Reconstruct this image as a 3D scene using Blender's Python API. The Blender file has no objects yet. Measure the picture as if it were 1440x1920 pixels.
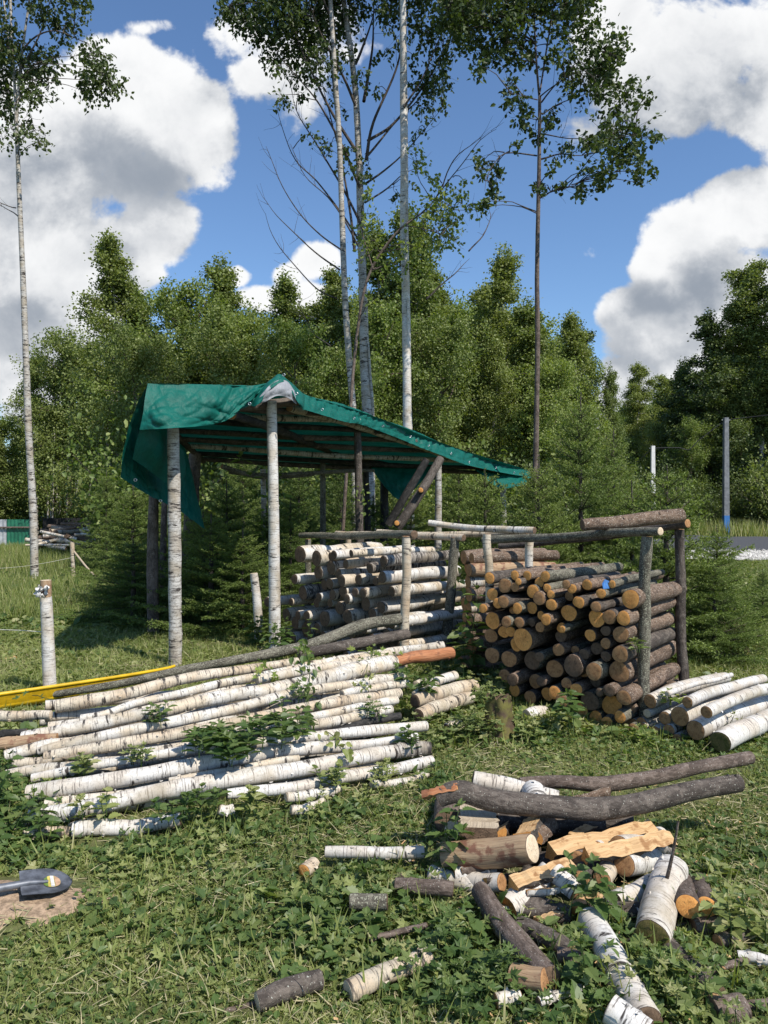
import bpy, math, random
import numpy as np
from mathutils import Vector as V
random.seed(7); RS = np.random.RandomState(11)
S = bpy.context.scene; COL = S.collection
R = math.radians
# ------------------------------------------------------------------ camera, sky, sun
F, HY, CZ = 1440.0, 940.0, 1.6      # focal length and horizon in photo pixels, eye height
cam = bpy.data.objects.new('camera', bpy.data.cameras.new('camera')); COL.objects.link(cam); S.camera = cam
cam.location = (0, 0, CZ); cam.rotation_euler = (R(90), 0, 0)
cam.data.sensor_fit = 'VERTICAL'; cam.data.sensor_height = 36; cam.data.lens = 36*F/1920
cam.data.shift_y = -20/1920; cam.data.clip_end = 2000; cam.data.clip_start = .05
SUN_EL, SAZ = R(50), (0.70, -0.71)
S.view_settings.view_transform = 'Standard'; S.view_settings.look = 'None'
S.view_settings.exposure = 0.22; S.view_settings.gamma = 1
S.cycles.max_bounces = 6; S.cycles.diffuse_bounces = 1; S.cycles.glossy_bounces = 2
S.cycles.transmission_bounces = 3; S.cycles.transparent_max_bounces = 4
sd = bpy.data.lights.new('sun', 'SUN'); sd.energy = 5.0; sd.angle = R(.53); sd.color = (1, .94, .85)
sun = bpy.data.objects.new('sun', sd); COL.objects.link(sun)
sv = V((SAZ[0]*math.cos(SUN_EL), SAZ[1]*math.cos(SUN_EL), math.sin(SUN_EL)))
sun.rotation_euler = sv.to_track_quat('Z', 'Y').to_euler()

class NT:
    def __init__(s, t): s.t = t; s.n = t.nodes; s.l = t.links
    def new(s, k, **kw):
        n = s.n.new(k)
        for a, b in kw.items(): setattr(n, a, b)
        return n
    def put(s, sock, v):
        if hasattr(v, 'is_output') or isinstance(v, bpy.types.NodeSocket): s.l.new(v, sock)
        elif v is not None: sock.default_value = v
    def m(s, op, a, b=None, c=None, clamp=False):
        n = s.new('ShaderNodeMath', operation=op, use_clamp=clamp)
        s.put(n.inputs[0], a)
        if b is not None: s.put(n.inputs[1], b)
        if c is not None: s.put(n.inputs[2], c)
        return n.outputs[0]
    def vm(s, op, a, b=None):
        n = s.new('ShaderNodeVectorMath', operation=op); s.put(n.inputs[0], a)
        if b is not None: s.put(n.inputs[1], b)
        return n.outputs['Value'] if op in ('LENGTH', 'DOT_PRODUCT') else n.outputs[0]
    def noise(s, vec, sc=5, det=3, rough=.5, dist=0):
        n = s.new('ShaderNodeTexNoise'); s.put(n.inputs['Vector'], vec); n.inputs['Scale'].default_value = sc
        n.inputs['Detail'].default_value = det; n.inputs['Roughness'].default_value = rough; n.inputs['Distortion'].default_value = dist
        return n.outputs['Fac']
    def ss(s, x, a, b, lo=0, hi=1):
        n = s.new('ShaderNodeMapRange', interpolation_type='SMOOTHSTEP'); s.put(n.inputs[0], x)
        n.inputs[1].default_value = a; n.inputs[2].default_value = b; n.inputs[3].default_value = lo; n.inputs[4].default_value = hi
        return n.outputs[0]
    def mix(s, f, a, b, bt='MIX'):
        n = s.new('ShaderNodeMix', data_type='RGBA', blend_type=bt); s.put(n.inputs[0], f)
        def c(v): return (*v, 1) if isinstance(v, tuple) and len(v) == 3 else v
        s.put(n.inputs[6], c(a)); s.put(n.inputs[7], c(b)); return n.outputs[2]
    def sep(s, v):
        n = s.new('ShaderNodeSeparateXYZ'); s.put(n.inputs[0], v); return n.outputs
    def comb(s, x, y, z=0.):
        n = s.new('ShaderNodeCombineXYZ'); s.put(n.inputs[0], x); s.put(n.inputs[1], y); s.put(n.inputs[2], z); return n.outputs[0]

w = bpy.data.worlds.new('World'); S.world = w; w.use_nodes = True
T = NT(w.node_tree); T.n.clear()
sky = T.new('ShaderNodeTexSky', sky_type='NISHITA'); sky.sun_disc = False; sky.sun_elevation = SUN_EL
sky.sun_rotation = math.atan2(SAZ[0], SAZ[1]); sky.air_density = 1.0; sky.dust_density = .3; sky.ozone_density = 2.0
# clouds: a density field of soft blobs in sky directions (tangent of azimuth and height), broken up by fractal noise
BL = [(210,190,210,115,1.1),(90,230,200,130,1.1),(335,235,105,105,1.1),(240,330,140,70,.8),(60,340,160,120,1),(350,190,60,50,.8),(290,430,95,75,1.1),(80,500,230,100,1.1),(20,650,170,160,1.2),(130,600,110,70,.8),(200,440,120,60,.8),(380,330,50,35,.4),
 (275,512,40,28,1),(450,70,60,60,.5),(490,140,70,60,.55),(570,120,90,110,.45),(620,60,80,60,.4),(590,490,50,42,1),(540,520,40,34,.9),(560,560,90,40,1),(440,522,34,26,.9),(480,560,60,30,1),
 (1340,60,220,120,1),(1300,150,200,110,.9),(1180,40,90,70,.7),(1430,210,120,70,.8),(1140,240,70,40,.35),(1400,400,110,90,1.1),(1300,450,95,85,1.1),(1390,520,110,70,1),(1240,500,60,50,.9),(1250,560,80,50,.8),
 (1170,590,60,50,1),(1230,640,110,70,1),(1300,680,110,60,1),(1180,710,70,60,1),(1160,770,120,50,1),(1400,630,100,60,1),(1045,532,38,16,.35),(1100,478,30,20,.25),(285,52,40,14,.3),
 (-250,300,300,200,1),(-300,600,300,150,1),(1700,300,260,160,1),(1750,640,240,100,1),(700,-300,300,120,.8),(200,-250,260,110,.8),(1300,-350,300,120,.8)]
g = bpy.data.node_groups.new('cloud_density', 'ShaderNodeTree')
g.interface.new_socket('P', in_out='INPUT', socket_type='NodeSocketVector'); g.interface.new_socket('D', in_out='OUTPUT', socket_type='NodeSocketFloat')
G_ = NT(g); gi = G_.new('NodeGroupInput'); go = G_.new('NodeGroupOutput'); p = gi.outputs[0]
acc = None
for (cx, cy, rx, ry, k) in BL:
    c = ((cx-720)/F, (HY-cy)/F, 0)
    q = G_.vm('MULTIPLY', G_.vm('SUBTRACT', p, c), (F/rx, F/ry, 0))
    d = G_.m('MULTIPLY_ADD', G_.vm('DOT_PRODUCT', q, q), -.72*k, k*.9)
    acc = d if acc is None else G_.m('SMOOTH_MAX', acc, d, .25)
n1 = G_.noise(p, 5.5, 7, .58, .25); n2 = G_.noise(p, 16, 4, .6, .2)
o = G_.m('ADD', G_.m('MAXIMUM', acc, -.9), G_.m('MULTIPLY_ADD', n1, 2.3, -1.3)); o = G_.m('ADD', o, G_.m('ADD', G_.m('MULTIPLY_ADD', n2, .75, -.375), G_.m('MULTIPLY_ADD', G_.noise(p, 42, 4, .6, .1), .4, -.2)))
G_.l.new(o, go.inputs[0])
tc = T.new('ShaderNodeTexCoord'); x, y, z = T.sep(tc.outputs['Generated'])
yy = T.m('MAXIMUM', y, .12); pv = T.comb(T.m('DIVIDE', x, yy), T.m('DIVIDE', z, yy))
def dens(vec):
    n = T.new('ShaderNodeGroup'); n.node_tree = g; T.l.new(vec, n.inputs[0]); return n.outputs[0]
d0 = dens(pv); d1 = dens(T.vm('ADD', pv, (.05, .085, 0)))
mask = T.ss(d0, -.06, .26); mask = T.m('MULTIPLY', mask, T.ss(z, -.02, .02))
lit = T.ss(T.m('SUBTRACT', d0, d1), -.42, .55); thick = T.ss(d0, .25, 1.2)
bn = T.noise(pv, 3.2, 3, .5); grey = None; nw_ = T.new('ShaderNodeTexNoise'); T.l.new(pv, nw_.inputs['Vector']); nw_.inputs['Scale'].default_value = 7; nw_.inputs['Detail'].default_value = 5; pw = T.vm('ADD', pv, T.vm('MULTIPLY', T.vm('SUBTRACT', nw_.outputs['Color'], (.5, .5, .5)), (.22, .16, 0)))     # flat grey bases of the thicker clouds
for (cx, cy, rx, ry, k) in ((1350,150,220,120,.75),(1290,575,110,34,1.),(1390,570,110,50,.5),(260,290,170,60,.75),(250,445,120,40,.6),(60,330,120,70,.6),(320,460,60,40,.5),(60,560,120,60,.5),(1200,700,90,60,.35),(480,150,80,60,.4),(1290,60,160,90,.45)):
    q = T.vm('MULTIPLY', T.vm('SUBTRACT', pw, ((cx-720)/F, (HY-cy)/F, 0)), (F/rx, F/ry, 0))
    d = T.m('MULTIPLY', T.m('POWER', 2.718, T.m('MULTIPLY', T.vm('DOT_PRODUCT', q, q), -.8)), k); grey = d if grey is None else T.m('MAXIMUM', grey, d)
grey = T.m('MULTIPLY', grey, T.m('MULTIPLY_ADD', bn, 1.2, .4))
shade = T.m('ADD', T.m('MULTIPLY', lit, .78), T.m('MULTIPLY', T.m('SUBTRACT', 1.0, thick), .30))
shade = T.m('ADD', shade, T.m('SUBTRACT', T.m('ADD', T.m('MULTIPLY_ADD', bn, .5, -.25), T.m('MULTIPLY_ADD', T.noise(pv, 13, 6, .62, .4), .9, -.45)), T.m('MULTIPLY', grey, .80))); shade = T.ss(shade, -.50, 1.12)
ccol = T.mix(shade, (3.0, 3.4, 4.0), (9.2, 9.25, 9.3))
skc = T.mix(1.0, sky.outputs[0], (1.10, 1.30, 1.50), 'MULTIPLY')
bg = T.new('ShaderNodeBackground'); T.l.new(T.mix(mask, skc, ccol), bg.inputs[0]); bg.inputs[1].default_value = .092
wo = T.new('ShaderNodeOutputWorld'); T.l.new(bg.outputs[0], wo.inputs[0])
w.cycles.sampling_method = 'MANUAL'; w.cycles.sample_map_resolution = 512

# ------------------------------------------------------------------ helpers
def P(px, py, d): return V(((px-720)/F*d, d, CZ+(HY-py)/F*d))
def sst(a, b, x):
    t = np.clip((x-a)/(b-a), 0, 1); return t*t*(3-2*t)
def gz(x, y):
    x = np.asarray(x, float); y = np.asarray(y, float)
    z = -1.7*sst(24, 42, y)*sst(-6, -14, x)
    z = z + .018*np.sin(x*2.3+1)*np.sin(y*1.9)+.01*np.sin(x*6.1)*np.cos(y*5.3+2)
    z = z + .05*np.sin(x*.5+2)*np.sin(y*.43)*sst(7, 14, y)
    z = z + .05*np.exp(-(((x+1.45)/.38)**2+((y-3.0)/.25)**2))
    return z
def fbm(x, y, s=1., seed=0):
    v = 0
    for i, (f, a) in enumerate(((1, .5), (2.1, .3), (4.3, .2))):
        f *= s; v = v + a*np.sin(x*f*1.3+y*f*.7+seed+i*1.7)*np.sin(y*f*1.1-x*f*.6+seed*2.3+i)
    return v
class Acc:
    def __init__(s): s.v=[]; s.f=[]; s.c=[]; s.b=[]; s.mi=[]; s.n=0
    def add(s, v, f, bc=None, mi=0):
        v = np.asarray(v, float).reshape(-1, 3); f = np.asarray(f, int)
        s.v.append(v); s.f.append((f+s.n).ravel()); s.c.append(np.full(len(f), f.shape[1])); s.n += len(v)
        s.b.append(np.zeros((len(v), 3)) if bc is None else np.asarray(bc, float).reshape(-1, 3)); s.mi.append(np.full(len(f), mi))
    def mesh(s, name, mats, smooth=True):
        me = bpy.data.meshes.new(name)
        v = np.concatenate(s.v).astype('f'); f = np.concatenate(s.f).astype('i'); c = np.concatenate(s.c).astype('i')
        me.vertices.add(len(v)); me.vertices.foreach_set('co', v.ravel())
        me.loops.add(len(f)); me.loops.foreach_set('vertex_index', f)
        me.polygons.add(len(c)); st = np.zeros(len(c), 'i'); st[1:] = np.cumsum(c)[:-1]
        me.polygons.foreach_set('loop_start', st); me.polygons.foreach_set('loop_total', c)
        me.polygons.foreach_set('material_index', np.concatenate(s.mi).astype('i'))
        me.polygons.foreach_set('use_smooth', np.full(len(c), smooth))
        a = me.attributes.new('bc', 'FLOAT_VECTOR', 'POINT'); a.data.foreach_set('vector', np.concatenate(s.b).astype('f').ravel())
        for m in (mats if isinstance(mats, (list, tuple)) else [mats]): me.materials.append(m)
        me.update(); return me
    def obj(s, name, mats, parent=None, smooth=True, loc=None):
        if loc is not None:
            s.v = [a-np.array(loc) for a in s.v]
        return link(name, s.mesh(name, mats, smooth), parent, loc)
def link(name, me, parent=None, loc=None):
    o = bpy.data.objects.new(name, me); COL.objects.link(o)
    if parent is not None: o.parent = parent
    if loc is not None: o.location = loc
    return o
def tag(o, label=None, cat=None, group=None, kind=None):
    if label: o['label'] = label
    if cat: o['category'] = cat
    if group: o['group'] = group
    if kind: o['kind'] = kind
    return o
def thing(name, label, cat, group=None, loc=(0, 0, 0)):
    return tag(link(name, None, None, loc), label, cat, group)
def resample(pts, rad, step, wig=0, rs=None):
    pts = np.array([list(p) for p in pts], float); n = len(pts)
    rad = np.interp(np.linspace(0, 1, n), np.linspace(0, 1, len(rad)), rad) if len(rad) != n else np.array(rad, float)
    if n > 2:     # catmull-rom
        q = np.vstack([2*pts[0]-pts[1], pts, 2*pts[-1]-pts[-2]]); out = []; ro = []
        for i in range(n-1):
            p0, p1, p2, p3 = q[i:i+4]
            k = max(2, int(np.linalg.norm(p2-p1)/step))
            for t in np.arange(k)/k:
                out.append(.5*((2*p1)+(p2-p0)*t+(2*p0-5*p1+4*p2-p3)*t*t+(-p0+3*p1-3*p2+p3)*t**3)); ro.append(rad[i]*(1-t)+rad[i+1]*t)
        out.append(pts[-1]); ro.append(rad[-1]); out = np.array(out); ro = np.array(ro)
    else:
        k = max(2, int(np.linalg.norm(pts[1]-pts[0])/step)); t = np.linspace(0, 1, k+1)[:, None]
        out = pts[0]*(1-t)+pts[1]*t; ro = rad[0]*(1-t[:, 0])+rad[-1]*t[:, 0]
    if wig:
        s = np.linspace(0, 1, len(out))[:, None]; ph = rs.rand(6)*7
        out = out+wig*np.hstack([np.sin(s*5+ph[0])+.5*np.sin(s*13+ph[1]), .5*np.sin(s*6+ph[2]), np.sin(s*4+ph[3])+.5*np.sin(s*11+ph[4])])
    return out, ro
def frames(c):
    t = np.gradient(c, axis=0); t /= np.linalg.norm(t, axis=1)[:, None]+1e-9
    up = np.array([0, 0, 1.]) if abs(t[0][2]) < .9 else np.array([0, 1., 0])
    a = np.cross(up, t[0]); a /= np.linalg.norm(a); A = []
    for i in range(len(c)):
        a = a-t[i]*a.dot(t[i]); a /= np.linalg.norm(a); A.append(a.copy())
    A = np.array(A); return t, A, np.cross(t, A)
def tube(acc, pts, rad, n=8, step=.2, wig=0, rough=0, mi=0, rs=RS, cap=True, seed=None):
    c, r = resample(pts, rad, step, wig, rs); t, a, b = frames(c); m = len(c)
    th = np.arange(n)/n*2*np.pi; off = rs.rand()*60
    L = np.concatenate([[0], np.cumsum(np.linalg.norm(np.diff(c, axis=0), axis=1))])
    rr = r[:, None]*np.ones((m, n))
    if rough:
        ph = rs.rand(5)*7
        rr = rr*(1+rough*(np.sin(th*2+ph[0]+L[:, None]*3)*.5+np.sin(th*3+ph[1]-L[:, None]*9)*.35+np.sin(L[:, None]*17+ph[2])*.4+(rs.rand(m, n)-.5)*.6))
        if cap and m > 4: rr[0] *= .965; rr[-1] *= .965
    v = c[:, None]+rr[..., None]*(np.cos(th)[None, :, None]*a[:, None]+np.sin(th)[None, :, None]*b[:, None])
    bc = np.stack([np.cos(th)[None]*r[:, None], np.sin(th)[None]*r[:, None], L[:, None]*np.ones((1, n))+off], -1)
    i = np.arange(m-1)[:, None]*n; j = np.arange(n)[None]; k = (j+1) % n
    f = np.stack([i+j, i+k, i+n+k, i+n+j], -1).reshape(-1, 4)
    acc.add(v.reshape(-1, 3), f, bc.reshape(-1, 3), mi)
    return v, c, t
def disc(acc, ring, centre, nrm, mi=0, rs=RS):
    n = len(ring); rn = rs.rand()*50; vs = [centre+nrm*.0]; bc = [(0, 0, rn)]; th = np.arange(n)/n*2*np.pi
    for q, push in ((.5, 1), (.93, 1), (1., 0)):
        for i in range(n):
            vs.append(centre+(ring[i]-centre)*q+nrm*.003*push*(rs.rand()*.6+.4)); bc.append((math.cos(th[i])*q, math.sin(th[i])*q, rn))
    vs[0] = centre+nrm*.003
    j = np.arange(n); k = (j+1) % n
    acc.add(vs, np.stack([np.zeros(n, int), 1+j, 1+k], -1), bc, mi)
    q4 = np.concatenate([np.stack([1+o*n+j, 1+(o+1)*n+j, 1+(o+1)*n+k, 1+o*n+k], -1) for o in (0, 1)])
    acc.f.append((q4+acc.n-len(vs)).ravel()); acc.c.append(np.full(len(q4), 4)); acc.mi.append(np.full(len(q4), mi))
NLOG = 0
def log(name, label, cat, group, pts, rad, bark, end, parent=None, n=14, step=.06, wig=0, rough=.06, ends=(1, 1), flakes=0, seed=0, stubs=0):
    """a piece of roundwood: bark tube with its two sawn ends as parts (or one part of a frame when parent is given)"""
    global NLOG; NLOG += 1; rs = np.random.RandomState(1000+NLOG+seed)
    pts = [np.array(list(p)) for p in pts]; base = V((pts[0]+pts[-1])/2)
    if parent is None: root = thing(name, label, cat, group, base)
    a = Acc(); v, c, t = tube(a, pts, rad, n, step, wig, rough, rs=rs)
    for _ in range(flakes):      # curls of loose bark
        i = rs.randint(1, len(c)-1); th = rs.randint(n); q = v[i, th]; ax = t[i]; out = q-c[i]; out /= np.linalg.norm(out)+1e-9
        sd_ = np.cross(ax, out); L = .004+.011*rs.rand()**2; W = .003+.008*rs.rand(); o2 = out*(.3+rs.rand()*.6)+sd_*(rs.rand()-.5)
        a.add([q-ax*W, q+ax*W, q+ax*W+o2*L*.6, q-ax*W+o2*L*.6, q+ax*W*.4+o2*L+sd_*L*.4, q-ax*W*.5+o2*L+sd_*L*.4], [[0, 1, 2, 3], [3, 2, 4, 5]],
              np.tile([[.02, .02, rs.rand()*60]], (6, 1)))
    for _ in range(stubs):       # knots where limbs were cut
        i = rs.randint(1, len(c)-1); th = rs.randint(n//2); q = c[i]+(v[i, th]-c[i])*.6; out = v[i, th]-c[i]; r_ = np.linalg.norm(out)
        tube(a, [q, q+out*.46+t[i]*r_*.2], [r_*.30, r_*.24], 7, .02, rs=rs)
    loc = base if parent is None else V((0, 0, 0))
    def mk(ac, nm, mat):
        ac.v = [x-np.array(base) for x in ac.v] if parent is None else ac.v
        return link(nm, ac.mesh(nm, mat), root if parent is None else parent)
    ob = mk(a, 'bark' if parent is None else name, bark)
    for k, (e, idx) in enumerate(((ends[0], 0), (ends[1], -1))):
        if not e: continue
        b = Acc(); nr = -t[0] if idx == 0 else t[-1]
        disc(b, v[idx], c[idx], nr, rs=rs)
        if parent is None: mk(b, 'cut_end', end)
        else: link('cut_end', b.mesh('cut_end', end), ob)
    return root if parent is None else ob
def quads(acc, tv, tf, pos, ax, nr, sc, rnd, mi=0, bend=0):
    """scatter copies of a small leaf template"""
    tv = np.asarray(tv, float); N = len(pos); ax = ax/(np.linalg.norm(ax, axis=1)[:, None]+1e-9)
    x = np.cross(ax, nr); x /= np.linalg.norm(x, axis=1)[:, None]+1e-9; zz = np.cross(x, ax)
    sc = np.asarray(sc).reshape(N, -1)
    if sc.shape[1] == 1: sc = np.repeat(sc, 2, 1)
    v = pos[:, None]+(tv[None, :, 0:1]*sc[:, None, 0:1])*x[:, None]+(tv[None, :, 1:2]*sc[:, None, 1:2])*ax[:, None]+(tv[None, :, 2:3]*sc[:, None, 0:1])*zz[:, None]
    k = len(tv); tf = np.asarray(tf)
    f = (np.arange(N)[:, None, None]*k+tf[None]).reshape(-1, tf.shape[1])
    b = np.repeat(np.stack([rnd[:, 0], rnd[:, 1], np.zeros(N)], -1)[:, None], k, 1); b[..., 2] = tv[None, :, 1]
    acc.add(v.reshape(-1, 3), f, b.reshape(-1, 3), mi)
OV = ([(0, 0, 0), (.34, .28, .10), (.26, .68, .09), (0, 1, -.05), (-.26, .68, .09), (-.34, .28, .10)], [[0, 1, 2, 3], [0, 3, 4, 5]])
DI = ([(0, 0, 0), (.42, .42, .06), (0, 1, 0), (-.42, .42, .06)], [[0, 1, 2, 3]])
BLD = ([(-.5, 0, 0), (.5, 0, 0), (.42, .45, .6), (-.42, .45, .6), (.05, 1, -.4), (-.05, 1, -.4)], [[0, 1, 2, 3], [3, 2, 4, 5]])
lb = [(0, 0, 0)]; 
for k_, (an, rr_) in enumerate(((-150, .22), (-120, .55), (-95, .33), (-62, .85), (-32, .45), (-12, .8), (0, 1.05), (12, .8), (32, .45), (62, .85), (95, .33), (120, .55), (150, .22))):
    lb.append((math.sin(R(an))*rr_*.62, .35+math.cos(R(an))*rr_*.62, .1*abs(math.sin(R(an)))+.05*((k_ % 2)*2-1)))
lb[0] = (0, .35, 0); LB = (lb, [[0, i, i+1] for i in range(1, len(lb)-1)])
SR = [(0, 0, 0)]; 
for y_, w_ in ((.1, .26), (.22, .24), (.24, .36), (.4, .30), (.42, .37), (.58, .24), (.6, .30), (.78, .12), (.8, .17)): SR.append((w_, y_, w_*.35))
SR.append((0, 1, -.06)); nS = len(SR); SR += [(-a, b, c) for a, b, c in SR[nS-2:0:-1]]
SRT = (SR+[(0, .5, 0)], [[len(SR), i, (i+1) % len(SR)] for i in range(len(SR))])
def rdir(n, rs, up=0.): 
    d = rs.normal(size=(n, 3)); d /= np.linalg.norm(d, axis=1)[:, None]; d[:, 2] += up; return d
# ------------------------------------------------------------------ materials
def mat(name):
    m = bpy.data.materials.new(name); m.use_nodes = True; t = NT(m.node_tree)
    b = t.n['Principled BSDF']; return m, t, b
def bcn(t): 
    n = t.new('ShaderNodeAttribute'); n.attribute_name = 'bc'; return n.outputs['Vector']
def bump(t, b, h, st=.4, d=.01):
    n = t.new('ShaderNodeBump'); n.inputs['Strength'].default_value = st; n.inputs['Distance'].default_value = d
    t.put(n.inputs['Height'], h); t.l.new(n.outputs[0], b.inputs['Normal'])
def setp(b, rough=.8, spec=.3, **k):
    b.inputs['Roughness'].default_value = rough; b.inputs['Specular IOR Level'].default_value = spec
def birch(name, white=(.62, .59, .53), cream=(.54, .45, .33), dk=.575, crack=.585, grey=.5):
    m, t, b = mat(name); c = bcn(t)
    dash = t.noise(t.vm('MULTIPLY', c, (9, 9, 150)), 1, 3, .6)
    ring = t.noise(t.vm('MULTIPLY', c, (4, 4, 16)), 1, 4, .65, .4)
    ringm = t.noise(t.vm('MULTIPLY', c, (14, 14, 60)), 1, 3, .6)
    lo = t.noise(c, 6, 2, .5); sp = t.noise(c, 90, 4, .7); md = t.noise(c, 28, 5, .7, .3)
    col = t.mix(t.ss(lo, .38, .64), white, cream)
    col = t.mix(t.m('MULTIPLY', t.ss(sp, .48, .66), grey), col, (.26, .24, .21))
    col = t.mix(t.m('MULTIPLY', t.ss(md, .56, .66), grey), col, (.20, .18, .15))
    col = t.mix(t.m('MULTIPLY', t.ss(dash, dk, dk+.05), .8), col, (.10, .08, .07))
    col = t.mix(t.m('MULTIPLY', t.ss(t.noise(c, 3.3, 4, .6, .5), .5, .68), .5), col, (.27, .22, .14))
    rm = t.m('MULTIPLY', t.ss(ring, crack-.03, crack+.03), t.ss(ringm, .41, .53))
    col = t.mix(rm, col, (.045, .038, .033))
    t.l.new(col, b.inputs['Base Color']); setp(b, .62, .3)
    bump(t, b, t.m('ADD', t.m('MULTIPLY', rm, -.35), t.m('ADD', t.m('MULTIPLY', dash, -.3), t.m('MULTIPLY', sp, .5))), .45, .004)
    return m
M_BIRCH = birch('birch_bark'); M_BIRCH2 = birch('cream_birch_bark', (.57, .50, .39), (.48, .37, .25), .565, .575, .6)
M_BIRCH3 = birch('white_birch_bark', (.62, .60, .56), (.55, .49, .41), .575, .625, .45)
M_BTREE = birch('birch_trunk_bark', (.52, .50, .46), (.42, .37, .30), .55, .555, .9)
M_BROUGH = birch('cracked_birch_bark', (.45, .42, .37), (.25, .21, .16), .5, .49, 1.)
def darkbark(name, a=(.060, .048, .040), c_=(.13, .108, .09), lich=(.42, .42, .36), lt=.66, along=22):
    m, t, b = mat(name); c = bcn(t)
    n = t.noise(t.vm('MULTIPLY', c, (60, 60, along)), 1, 5, .7, .5); n2 = t.noise(t.vm('MULTIPLY', c, (9, 9, 5)), 1, 5, .7, .6)
    sp = t.noise(t.vm('MULTIPLY', c, (110, 110, 190)), 1, 2, .5)
    col = t.mix(t.ss(n, .35, .62), a, c_); col = t.mix(t.m('MULTIPLY', t.ss(n2, .45, .6), .7), col, tuple(x*.55 for x in a)); col = t.mix(t.m('MULTIPLY', t.ss(t.noise(t.vm('MULTIPLY', c, (7, 7, 12)), 1, 5, .7, .4), .57, .63), .45), col, tuple(min(1, x*1.5) for x in c_))
    col = t.mix(t.m('MULTIPLY', t.ss(sp, lt, lt+.05), .9), col, lich)
    t.l.new(col, b.inputs['Base Color']); setp(b, .8, .25)
    bump(t, b, t.m('ADD', n, t.m('MULTIPLY', sp, .4)), .8, .008); return m
M_DARK = darkbark('grey_brown_bark'); M_RAIL = darkbark('lichened_grey_bark', (.075, .066, .05), (.17, .155, .12), (.38, .38, .28), .58)
M_ALDER = darkbark('brown_trunk_bark', (.085, .062, .048), (.18, .14, .115), (.4, .38, .33), .66)
M_SPR = darkbark('spruce_bark', (.10, .065, .045), (.20, .14, .10), (.55, .50, .42), .62)
M_BLACK = darkbark('blackened_bark', (.02, .02, .02), (.06, .055, .05), (.1, .1, .09), .7)
M_TWIG = darkbark('twig_bark', (.05, .04, .035), (.11, .09, .075), (.2, .18, .16), .7)
def rawwood(name, a, c_, k, streak=.5):
    m, t, b = mat(name); c = bcn(t)
    n = t.noise(t.vm('MULTIPLY', c, (90, 90, 5)), 1, 5, .65, .4); n2 = t.noise(c, 13, 4, .6)
    col = t.mix(t.ss(n, .3, .7), a, c_); col = t.mix(t.m('MULTIPLY', t.ss(n2, .52, .64), streak), col, k)
    col = t.mix(t.m('MULTIPLY', t.ss(t.noise(t.vm('MULTIPLY', c, (160, 160, 9)), 1, 4, .7, .3), .57, .62), .55), col, k)
    t.l.new(col, b.inputs['Base Color']); setp(b, .75, .25); bump(t, b, n, .9, .007); return m
M_RED = rawwood('debarked_red_wood', (.34, .12, .05), (.46, .22, .11), (.13, .06, .04))
M_BROWN = rawwood('debarked_brown_wood', (.30, .20, .12), (.44, .31, .19), (.16, .06, .04), .8)
M_SPLIT = rawwood('fresh_split_wood', (.46, .28, .13), (.62, .42, .22), (.27, .13, .05), .85)
M_SPLITG = rawwood('grey_split_wood', (.36, .29, .21), (.48, .40, .29), (.22, .17, .12), .5)
def endmat(name, a, b_, core, dirt):
    m, t, b = mat(name); c = bcn(t); x, y, z = t.sep(c)
    xy = t.comb(x, y, z); wob = t.noise(xy, 1.6, 3, .6); r = t.vm('LENGTH', t.comb(x, y, 0.))
    ring = t.m('SINE', t.m('MULTIPLY', t.m('ADD', r, t.m('MULTIPLY', wob, .14)), 62))
    sw = t.noise(t.vm('MULTIPLY', xy, (26, 3, 1)), 1, 3, .6); bl = t.noise(xy, 2.3, 4, .6)
    col = t.mix(t.ss(sw, .35, .65), a, b_); col = t.mix(t.m('MULTIPLY', t.ss(ring, .1, 1), .42), col, core)
    col = t.mix(t.m('MULTIPLY', t.ss(bl, .45, .68), dirt), col, core)
    ang = t.m('ARCTAN2', y, x); ck = t.noise(t.comb(t.m('MULTIPLY', ang, 1.6), t.m('MULTIPLY', r, .5), z), 1.8, 2, .5)
    crk = t.m('MULTIPLY', t.ss(t.m('ABSOLUTE', t.m('SUBTRACT', ck, .5)), .018, .0, 0, 1), t.ss(r, .95, .3))
    col = t.mix(t.m('MULTIPLY', crk, .8), col, (.03, .02, .015))
    col = t.mix(t.ss(r, .93, .975), col, (.07, .05, .04))
    t.l.new(col, b.inputs['Base Color']); setp(b, .85, .2)
    bump(t, b, t.m('ADD', t.m('MULTIPLY', sw, .8), t.m('MULTIPLY', crk, -1.)), .5, .004); return m
E_OLD = endmat('weathered_end_grain', (.125, .082, .052), (.20, .135, .088), (.065, .043, .028), .7)
E_ORG = endmat('orange_end_grain', (.68, .31, .085), (.80, .41, .13), (.45, .17, .045), .5)
E_MID = endmat('brown_end_grain', (.36, .19, .085), (.48, .27, .125), (.17, .08, .035), .6)
E_PALE = endmat('pale_end_grain', (.58, .46, .32), (.70, .58, .42), (.38, .27, .16), .4)
E_DK = endmat('dark_end_grain', (.11, .072, .046), (.17, .115, .075), (.06, .04, .027), .7)
E_MOSS = endmat('mossy_end_grain', (.13, .10, .04), (.20, .16, .06), (.06, .07, .015), .8)
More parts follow.
